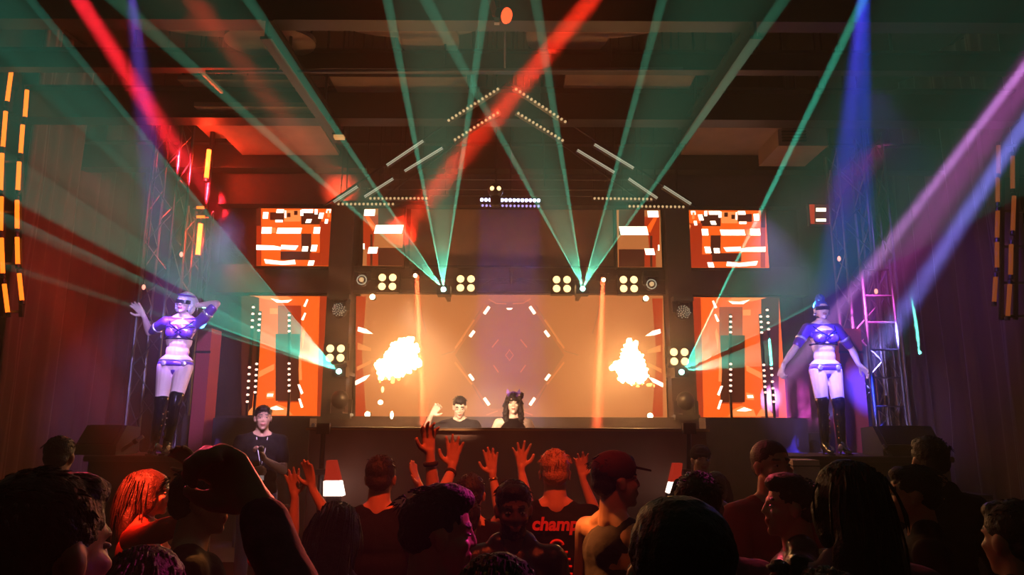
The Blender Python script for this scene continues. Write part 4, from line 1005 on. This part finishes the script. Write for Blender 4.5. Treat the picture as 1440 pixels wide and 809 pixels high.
# --- nearest row
crowd('person whose huge black-haired head fills the lower left corner, shoulder out of the frame',66,655,1.12,-.30,vox=.008,hair='short',top='jacket',tm='tee',group=GC,hairseed=4,head=(-.10,0,0),fat=1.0)
def fist_sleeve(f,root): pass
crowd('person with one big raised bent arm in a dark sleeve at lower left',400,836,.98,-.1,vox=.007,hair='bob',top='shirt',tm='plum',group=GC,hairseed=5,
      arms=(None,dict(elbow=P(415,860,1.05),wrist=P(348,668,1.16),tip=P(300,630,1.18),n=(0.2,-.9,-.5),side=-1,curl=1.0,spread=.05,thumb=.5)),hand_tk=1.15)
crowd('person with a very large black round head seen from behind, right of bottom centre',955,692,1.13,0,locks=False,vox=.008,hair='short',top='jacket',tm='tee',group=GC,hairseed=6)
crowd('young person with short dark hair and magenta-lit profile turned right, bottom centre',612,681,1.95,-1.25,vox=.006,hair='top',top='tee',tm='tee',group=GC,hairseed=7,head=(-.10,.06,0))
crowd('person with streaked brown hair, only the crown showing, near the lower left corner',207,763,1.6,.1,vox=.009,hair='bob',hm_='hairb',top='jacket',tm='tee',group=GC,hairseed=8)
crowd('person with curly hair just peeking over the bottom edge at lower right',1162,797,1.45,.2,vox=.010,hair='curly',hm_='hairb',top='jacket',tm='plum',group=GC,hairseed=9,face=False)
def clips(f,root):
    m=MB()
    for i in range(9):
        t=-.9+i*.22; m.ell(f.Hd((.095*math.sin(t),-.06-.03*math.cos(t),.085+.02*math.cos(t*2))),(.006,.006,.006),n=8,k=6)
    m.build('hair_clip',M['gold'],root,smooth=True)
crowd('person with dark hair pinned by gold clips, crown only, at the bottom edge',700,774,1.42,0,vox=.009,hair='bob',top='jacket',tm='tee',group=GC,hairseed=10,extra=clips,face=False)
# --- second row
crowd('person with swept dark hair and orange-lit profile turned right, black shirt, at lower left',282,655,2.6,-1.15,vox=.008,hair='short',top='tee',tm='tee',group=GC,hairseed=11,head=(-.15,0,0))
crowd('person with pinkish-red face in profile looking left, black jacket, at lower right',1112,666,2.78,1.25,vox=.007,hair='top',top='jacket',tm='leather',group=GC,hairseed=12,head=(.2,-.05,0))
crowd('long-haired person in a mauve top seen from behind at lower right',1190,646,2.05,.1,vox=.009,hair='long',top='jacket',tm='mauve',group=GC,hairseed=13,female=True,fat=1.12)
crowd('person with rim-lit rounded dark hair bent forward, left of the centre crowd',470,708,2.65,-.1,vox=.009,hair='long',hm_='hairb',top='jacket',tm='plum',group=GC,hairseed=14,female=True,fat=1.15,head=(0,.35,0),hoff=(0,.04,0))
crowd('bearded person in a black leather jacket facing the camera, middle of the crowd',722,673,3.0,PI+.1,vox=.007,hair='short',top='jacket',tm='leather',group=GC,hairseed=15,skin='skind',fat=.84,beard=True,head=(0,.12,0))
# --- third row
def tee_print(f,root):
    # red lettering and striped oval on the back of the tee
    cu=bpy.data.curves.new('shirt_lettering','FONT'); cu.body='champi'; cu.size=.088*f.k; cu.extrude=.002; cu.align_x='CENTER'; cu.shear=.15; cu.offset=.003
    o=bpy.data.objects.new('shirt_lettering',cu); COL.objects.link(o); o.location=(0,0,0)
    dg=bpy.context.evaluated_depsgraph_get(); dg.update(); me=bpy.data.meshes.new_from_object(o.evaluated_get(dg)); bpy.data.objects.remove(o)
    me.materials.clear(); me.materials.append(M['printr']); o=bpy.data.objects.new('shirt_lettering',me); COL.objects.link(o); o.parent=root
    p=f.T((0,-.138,1.325)); 
    Rb=f.R@Matrix.Rotation(math.radians(90),3,'X')
    for v in me.vertices: v.co=f.R@Vector((v.co.x,-.145*f.k+abs(v.co.x)**2*.9-v.co.z,v.co.y+1.375*f.k))
    sh_=MB()
    for i in range(7):
        zz=1.27-.034*i; w=.075*math.sqrt(max(.15,1-((i-3)/4.2)**2)) if i<5 else .088
        pts=[f.T((w*t,-.142+.35*(w*t)**2,zz)) for t in np.linspace(-1,1,7)]; sh_.path(pts,[.008*f.k]*7,6)
    sh_.path([f.T((.03*math.cos(a),-.140,1.305+.02*math.sin(a))) for a in np.linspace(0,PI,9)],[.008*f.k]*9,6)
    sh_.build('striped_print',M['printr'],root)
crowd('fair-haired person seen from behind in a black tee with red lettering and striped print',780,630,3.75,0,vox=.007,hair='short',hm_='hairf',top='tee',tm='tee',group=GC,hairseed=16,
      extra=tee_print)
crowd('person in a dark red cap and black sleeveless top with an orange-lit bare arm',863,634,3.15,-1.0,vox=.007,hair='short',top='tank',tm='teeg',group=GC,hairseed=17,hat='cap',head=(-.35,-.05,0),
      arms=(dict(e=(-.45,-.10,1.05),w=(-.12,.20,1.02),curl=.7),None))
crowd('person with short dark hair, black shirt, seen from behind with a raised red-lit left elbow',536,638,3.75,0,vox=.008,hair='short',top='tee',tm='tee',group=GC,hairseed=18,
      arms=(dict(e=(-.44,-.05,1.18),w=(-.20,.16,1.02),curl=.6),None))
crowd('dark-haired person seen from behind, one raised orange hand wearing a dark bracelet',663,664,3.9,0,vox=.006,hair='short',top='tee',tm='tee',group=GC,hairseed=19,
      arms=(up(622,722,635,662,640,618,3.85,n=(0,-1,.05),side=-1,spread=.26,curl=.10),None),
      extra=lambda f,root:_brace(f,root,0))
crowd('person standing behind the bearded one, both hands raised high with spread red-lit fingers',711,690,4.3,0,vox=.006,hair='short',top='tee',tm='tee',group=GC,hairseed=20,
      arms=(up(694,735,693,672,689,628,4.2,n=(0,-1,0),side=-1,spread=.22,curl=.08),up(742,715,733,663,733,620,4.2,n=(.2,-1,0),side=1,spread=.42,curl=.12)),
      extra=lambda f,root:_brace(f,root,0,.95,'gold',.027))
crowd('person with one long arm thrust straight up before the booth, dark band at the wrist',655,697,3.4,0,vox=.007,hair='short',top='tee',tm='tee',group=GC,hairseed=21,
      arms=(dict(elbow=P(634,690,3.3),wrist=P(605,608,3.3),tip=P(598,575,3.3),n=(.6,-.8,0),side=-1,spread=.30,curl=.35),None),
      extra=lambda f,root:_brace(f,root,0,.88,'black',.036))
crowd('person behind the capped one, holding one dim red hand up beside the fair hair',838,700,4.25,0,vox=.007,hair='short',top='tee',tm='tee',group=GC,hairseed=35,
      arms=(up(826,712,820,676,816,636,4.2,n=(0,-1,.1),side=1,spread=.28,curl=.22),None))
crowd('person with an orange hand held up sideways, left of the long raised arm',600,700,4.15,0,vox=.007,hair='short',top='tee',tm='tee',group=GC,hairseed=22,
      arms=(up(600,720,592,688,575,648,4.1,n=(1,-.35,0),side=-1,spread=.12,curl=.15),None))
crowd('person with small dark head holding up two orange palms, left of centre',403,708,4.0,-.2,vox=.006,hair='short',top='tee',tm='maroon',group=GC,hairseed=23,
      arms=(up(408,745,415,702,411,662,3.95,n=(0,-1,.1),side=1,spread=.22,curl=.10),up(462,722,440,690,434,656,3.9,n=(-.5,-.9,0),side=-1,spread=.12,curl=.12)))
crowd('person in a bright red shirt with a red-lit face turned right, lower left',212,659,3.7,-1.3,vox=.007,hair='long',hm_='hairb',top='shirt',tm='redc',group=GC,hairseed=24,female=True,
      arms=(None,dict(elbow=P(262,700,3.5),wrist=P(282,662,3.5),tip=P(254,634,3.5),n=(0,-1,0),curl=.45,spread=.15)))
crowd('dim person with dark hair near the left platform, only a silhouette',86,612,4.4,.2,vox=.010,hair='short',top='jacket',tm='tee',group=GC,hairseed=25,face=False)
crowd('person with highlighted dark hair seen from behind, just behind the largest black head',980,661,2.45,-.2,vox=.009,hair='short',hm_='hairb',top='jacket',tm='plum',group=GC,hairseed=26)
crowd('tall person with cropped hair facing the camera in a maroon shirt, hands together',1081,614,3.35,PI+.25,vox=.007,hair='buzz',top='tee',tm='maroon',group=GC,hairseed=27,head=(0,-.05,.05),
      arms=(dict(e=(-.36,.0,1.05),w=(-.03,.24,1.22),d=(.4,.3,.8),curl=.5),dict(e=(.36,.0,1.05),w=(.05,.24,1.20),d=(-.4,.3,.8),curl=.5)))
crowd('person whose dark head hides part of the blue-lit monitor at right, seen from behind',1305,612,3.7,0,vox=.010,hair='short',top='jacket',tm='tee',group=GC,hairseed=28,face=False)
crowd('person with a faintly orange-lit face in profile looking left, near the lower right edge',1284,652,3.0,1.2,vox=.008,hair='short',top='jacket',tm='tee',group=GC,hairseed=29)
crowd('person far back under the right platform with a tiny amber-lit face',1238,676,5.4,PI,vox=.012,hair='short',top='jacket',tm='tee',group=GC,hairseed=30,face=True)
crowd('person in a black peaked cap facing out at the right end of the booth',984,625,6.0,PI,vox=.009,hair='short',top='jacket',tm='tee',group=GC,hairseed=31,hat='blackcap')
crowd('small person in a pale mauve top beside the one in a black peaked cap',1005,662,5.4,PI-.5,vox=.010,hair='bob',top='tee',tm='mauve',group=GC,hairseed=32,female=True)
crowd('person in the dark at the right edge of the crowd, head and shoulders barely visible',1425,700,2.15,.3,vox=.010,hair='short',top='jacket',tm='tee',group=GC,hairseed=33,face=False)
crowd('person in the dark in the far left crowd, above the huge head',30,690,2.6,-.2,vox=.010,hair='short',top='jacket',tm='tee',group=GC,hairseed=34,face=False)
# --- on the stage
def lanyard(f,root):
    MB().path([f.T((-.05,.07,1.46)),f.T((-.03,.125,1.33)),f.T((0,.135,1.17))],[.004]*3,5).build('lanyard',M['white'],root)
    MB().path([f.T((.05,.07,1.46)),f.T((.03,.125,1.33)),f.T((0,.135,1.17))],[.004]*3,5).build('lanyard',M['white'],root)
    m=MB(); c=f.T((0,.145,1.12)); m.obox(c,f.R@Vector((.035,0,0)),f.R@Vector((0,.004,0)),Vector((0,0,.055))); m.build('badge',M['badge'],root)
x,y,z=at(371,569,6.8)
q=person('person with white badge and blue jeans holding a microphone left of the booth',x,y,z-.3,PI+.40,z0=.3,vox=.008,hair='short',top='tee',tm='tee',bottom='jeans',bm_='jean',hairseed=40,extra=lanyard,group='crew on the stage',
       arms=(dict(e=(-.34,.0,1.10),w=(-.02,.26,1.26),d=(.2,.1,.5),curl=.9,thumb=.5),dict(e=(.34,-.02,1.12),w=(.10,.28,1.16),curl=.8)))
h_=q.root+q.arms[0][2]
r=thing('microphone',h_,'black microphone held by the person left of the booth','microphone'); d_=q.R@Vector((.1,.6,.35)).normalized()
c0=h_+q.R@Vector((.03,.03,.06)); MB().tube(c0-d_*.09,c0+d_*.06,.012,.016).build('handle',M['dmetal'],r); MB().ell(c0+d_*.08,(.026,.026,.026)).build('mesh_grille',M['metal'],r,smooth=True)
x,y,z=at(647,556,7.9)
person('performer with short dark hair looking down behind the booth, one bright hand raised',x,y,z-.5,PI,z0=.5,vox=.007,hair='top',top='tee',tm='teeg',hairseed=41,head=(.1,.38,0),hoff=(0,.03,-.01),group='performers behind the booth',skin='skinp',
       arms=(None,dict(elbow=P(598,606,7.7),wrist=P(606,585,7.6),tip=P(619,568,7.55),n=(0,-1,0),curl=.35,side=1)))
def djhat(f,root):
    m=MB(); m.ell(f.Hd((0,0,.100)),(.080*f.k,.085*f.k,.045*f.k),f.hR); remesh(m,'headdress',M['purple'],.010,root,1,ndisp(.015,20,4))
    m=MB()
    for s_ in(-1,1): m.prism([f.Hd((s_*.03,.02,.12)),f.Hd((s_*.085,.02,.12)),f.Hd((s_*.07,.02,.175))],f.hR@Vector((0,.015,0)))
    m.build('ear_ornament',M['purple'],root)
x,y,z=at(722,548,7.9)
person('performer with long curly dark hair and headdress in a black tank top behind the booth',x,y,z-.5-.03,PI,z0=.5,vox=.006,hair='curly',top='tank',tm='tee',hairseed=42,female=True,skin='skinp',group='performers behind the booth',extra=djhat,
       arms=(dict(e=(-.33,-.1,1.12),w=(-.27,.10,.98)),dict(e=(.33,-.1,1.12),w=(.27,.10,.98))))
r=thing('mixer',(P(690,600,7.3).x,7.42,1.3),'black mixing deck on a table behind the booth','mixer'); a=P(600,610,7.4); b=P(840,610,7.4)
MB().box((a.x,7.30,1.34),(b.x,7.50,1.42)).build('case',M['plastic'],r)
mb=MB()
for i in range(24): mb.tube((a.x+.1+i*.07,7.34+.05*(i%3),1.42),(a.x+.1+i*.07,7.34+.05*(i%3),1.44),.012,n=8)
mb.build('knob_row',M['metal'],r)
for xx in (a.x+.04,b.x-.04): MB().box((xx-.03,7.36,.5),(xx+.03,7.46,1.34)).build('table_leg',M['dmetal'],r)

# --- the two dancers
def costume(f,root,visor=True):
    k=f.k; T=f.T
    # briefs
    m=MB(); m.ell(T((0,0,.965)),[q*k for q in(.186,.124,.060)],f.R)
    m.ell(T((0,0,.905)),[q*k for q in(.060,.092,.070)],f.R)
    for s_ in(-1,1): m.ell(T((s_*.07,-.075,.935)),[q*k for q in(.086,.076,.062)],f.R)
    remesh(m,'briefs',M['purple'],.008,root,2)
    m=MB(); pts=[T((.168*math.cos(a),.112*math.sin(a),1.005)) for a in np.linspace(0,2*PI,33)]; m.path(pts,[.010*k]*33,6)
    for s_ in(-1,1): m.ell(T((s_*.10,.108,.965)),[q*k for q in(.03,.012,.032)],f.R)
    m.build('silver_belt',M['silver'],root,smooth=True)
    # chest straps and cups
    m=MB()
    for s_ in(-1,1):
        m.path([T((s_*.13,.02,1.46)),T((s_*.10,.115,1.39)),T((0,.140,1.32)),T((-s_*.10,.125,1.245)),T((-s_*.155,.02,1.225))],[.006*k]*5,6)
        m.path([T((s_*.14,.05,1.37)),T((s_*.10,.140,1.355)),T((s_*.02,.165,1.33))],[.005*k]*3,6)
    pts=[T((.152*math.cos(a),.112*math.sin(a),1.235)) for a in np.linspace(0,2*PI,33)]; m.path(pts,[.008*k]*33,6)
    m.build('harness_strap',M['tee'],root,smooth=True)
    for s_ in(-1,1):
        MB().ell(T((s_*.070,.100,1.300)),[q*k for q in(.060,.046,.058)],f.R,n=20,k=12).build('bra_cup',M['silver'],root,smooth=True)
    for Sj,E_,Wr in f.arms:
        m=MB(); band(m,Sj,E_,.50,.062*k,.016); m.build('sleeve_band',M['silver'],root,smooth=True)
    m=MB(); m.lathe(f.nb.lerp(f.Hd((0,-.02,-.05)),.72)-Z(.012),[(0,.058*k),(.024,.056*k)],(0,0,1),20); m.build('choker',M['tee'],root,smooth=True)
    if visor:
        m=MB(); pts=[f.Hd((.078*math.cos(a),.018+.078*math.sin(a),.012)) for a in np.linspace(.25,PI-.25,13)]
        n=len(pts); up_=f.hR@Vector((0,0,.021*k)); vv=[p+up_ for p in pts]+[p-up_ for p in pts]; out=[f.hR@Vector((.008*math.cos(a),.008*math.sin(a),0)) for a in np.linspace(.25,PI-.25,13)]
        vv+= [p+o for p,o in zip(vv[:n],out)]+[p+o for p,o in zip(vv[n:2*n],out)]
        ff=[]
        for i in range(n-1): ff+=[(2*n+i,2*n+i+1,3*n+i+1,3*n+i),(i+1,i,n+i,n+i+1),(i,i+1,2*n+i+1,2*n+i),(n+i+1,n+i,3*n+i,3*n+i+1)]
        m.add(vv,ff); m.build('visor',M['pvc'],root,smooth=False)
    # thigh-high boots with heels
    for h_,kn_,an_,toe in f.legs:
        m=MB(); m.cap(kn_.lerp(h_,.20),.078*k,kn_,.064*k); m.cap(kn_,.062*k,kn_.lerp(an_,.35),.060*k); m.cap(kn_.lerp(an_,.35),.060*k,an_,.044*k)
        fw=f.R@Vector((toe[0]*.3,1,0)).normalized(); g=Vector((an_.x,an_.y,.035)); m.cap(an_,.044*k,g+fw*.10*k+Z(.02),.036*k); m.cap(g+fw*.09*k+Z(.012),.034*k,g+fw*.17*k,.024*k); m.cap(an_-Z(.01),.042*k,an_-fw*.03*k-Z(.03),.034*k)
        remesh(m,'boot',M['pvc'],.008,root,2,ndisp(.006,12,2))
        MB().tube(Vector((an_.x,an_.y,0))-fw*.045*k,an_-fw*.035*k-Z(.01),.009,.020).build('heel',M['pvc'],root)
        m=MB(); m.cbox(Vector((an_.x,an_.y,.008))+fw*.12*k,(.06,.12,.016)); m.build('sole',M['pvc'],root)
        q=MB()
        for j in range(5): q.ell(kn_.lerp(an_,.2+.16*j)+f.R@Vector((.045*(1 if h_.x>0 else -1),.045,0))*k,(.009,.009,.014),n=8,k=6)
        q.build('buckle_row',M['gold'],root,smooth=True)
def dancer(label,px,top,d,zb,yaw,arms,legs,hm_,extra2=None,hair='short',head=(0,0,0),lean=(0,0),visor=True,hh=.02):
    p=P(px,top,d); H=p.z-zb-hh
    def ex(f,root):
        costume(f,root,visor)
        if extra2: extra2(f,root)
    return person(label,p.x,d,H,yaw,z0=zb,vox=.0065,hair=hair,hm_=hm_,top='crop',tm='purple',bottom='none',boots=True,skin='skinp',female=True,group='dancers on the platforms',arms=arms,legs=legs,extra=ex,head=head,lean=lean)
def mohawk(f,root):
    m=MB(); m.ell(f.Hd((0,-.02,.125)),(.048*f.k,.080*f.k,.070*f.k),f.hR); m.ell(f.Hd((0,-.08,.10)),(.035*f.k,.06*f.k,.06*f.k),f.hR)
    remesh(m,'crest',M['hairblue'],.008,root,1,ndisp(.014,26,5,2))
    for s_ in(-1,1): MB().lathe(f.Hd((s_*.082,0,-.035)),[(0,.012*f.k),(.02,.015*f.k),(.03,.004*f.k)],(0,0,-1),12).build('earring',M['silver'],root,smooth=True)
DR=7.7
dancer('dancer on the right platform with blue crest, visor, violet crop top and black boots',1153,421,DR,ZPR,PI,
   (dict(elbow=P(1203,500,DR),wrist=P(1207,512,DR-.15),tip=P(1218,522,DR-.2),curl=.35,n=(-1,0,0)),dict(elbow=P(1115,496,DR),wrist=P(1101,514,DR-.1),tip=P(1098,528,DR-.12),curl=.8,n=(.6,.2,0))),
   (((-.105,.03,.52),(-.12,.0,.12),(-.05,.1)),((.085,.05,.52),(.08,.02,.12),(.05,.1))),'hairblue',mohawk,hair='buzz',hh=.015)
def bandeau(f,root):
    m=MB(); m.path([f.Hd((.082*math.cos(a),-.01+.1*math.sin(a),.085)) for a in np.linspace(0,2*PI,25)],[.010*f.k]*25,6); m.build('headband',M['purple'],root,smooth=True)
DLc=7.6
dancer('dancer on the left platform, one arm bent behind the pale hair, violet top, black boots',256,410,DLc,ZPL,PI+.25,
   (dict(elbow=P(306,452,DLc),wrist=P(276,430,DLc+.08),tip=P(263,417,DLc+.05),curl=.3,n=(0,1,0)),dict(elbow=P(221,456,DLc),wrist=P(203,446,DLc-.1),tip=P(194,433,DLc-.12),curl=.3,n=(0,-1,0))),
   (((-.06,.16,.53),(-.00,.02,.12),(-.02,.1)),((.10,.02,.50),(.13,.0,.12),(.03,.1))),'hairw',bandeau,hair='bob',head=(-.3,.05,-.12),lean=(-.06,0))
# ------------------------------------------------------------------ stage haze: thin in the hall, thicker where the flame machines smoke
nt=W.node_tree; s_=nt.nodes.new('ShaderNodeVolumeScatter'); s_.inputs['Anisotropy'].default_value=0.0
tc=nt.nodes.new('ShaderNodeNewGeometry'); sb=nt.nodes.new('ShaderNodeVectorMath'); sb.operation='SUBTRACT'; sb.inputs[1].default_value=(0,9.4,2.7)
dv=nt.nodes.new('ShaderNodeVectorMath'); dv.operation='DIVIDE'; dv.inputs[1].default_value=(3.6,1.6,2.4)
ln_=nt.nodes.new('ShaderNodeVectorMath'); ln_.operation='LENGTH'
mr=nt.nodes.new('ShaderNodeMapRange'); mr.interpolation_type='SMOOTHSTEP'; mr.inputs[1].default_value=0; mr.inputs[2].default_value=1; mr.inputs[3].default_value=HAZE*5.5; mr.inputs[4].default_value=HAZE
nt.links.new(tc.outputs['Position'],sb.inputs[0]); nt.links.new(sb.outputs[0],dv.inputs[0]); nt.links.new(dv.outputs[0],ln_.inputs[0])
nt.links.new(ln_.outputs['Value'],mr.inputs[0]); nt.links.new(mr.outputs[0],s_.inputs['Density'])
nt.links.new(s_.outputs[0],nt.nodes['World Output'].inputs['Volume'])
W.cycles.volume_step_size=1.0; cy.volume_max_steps=24
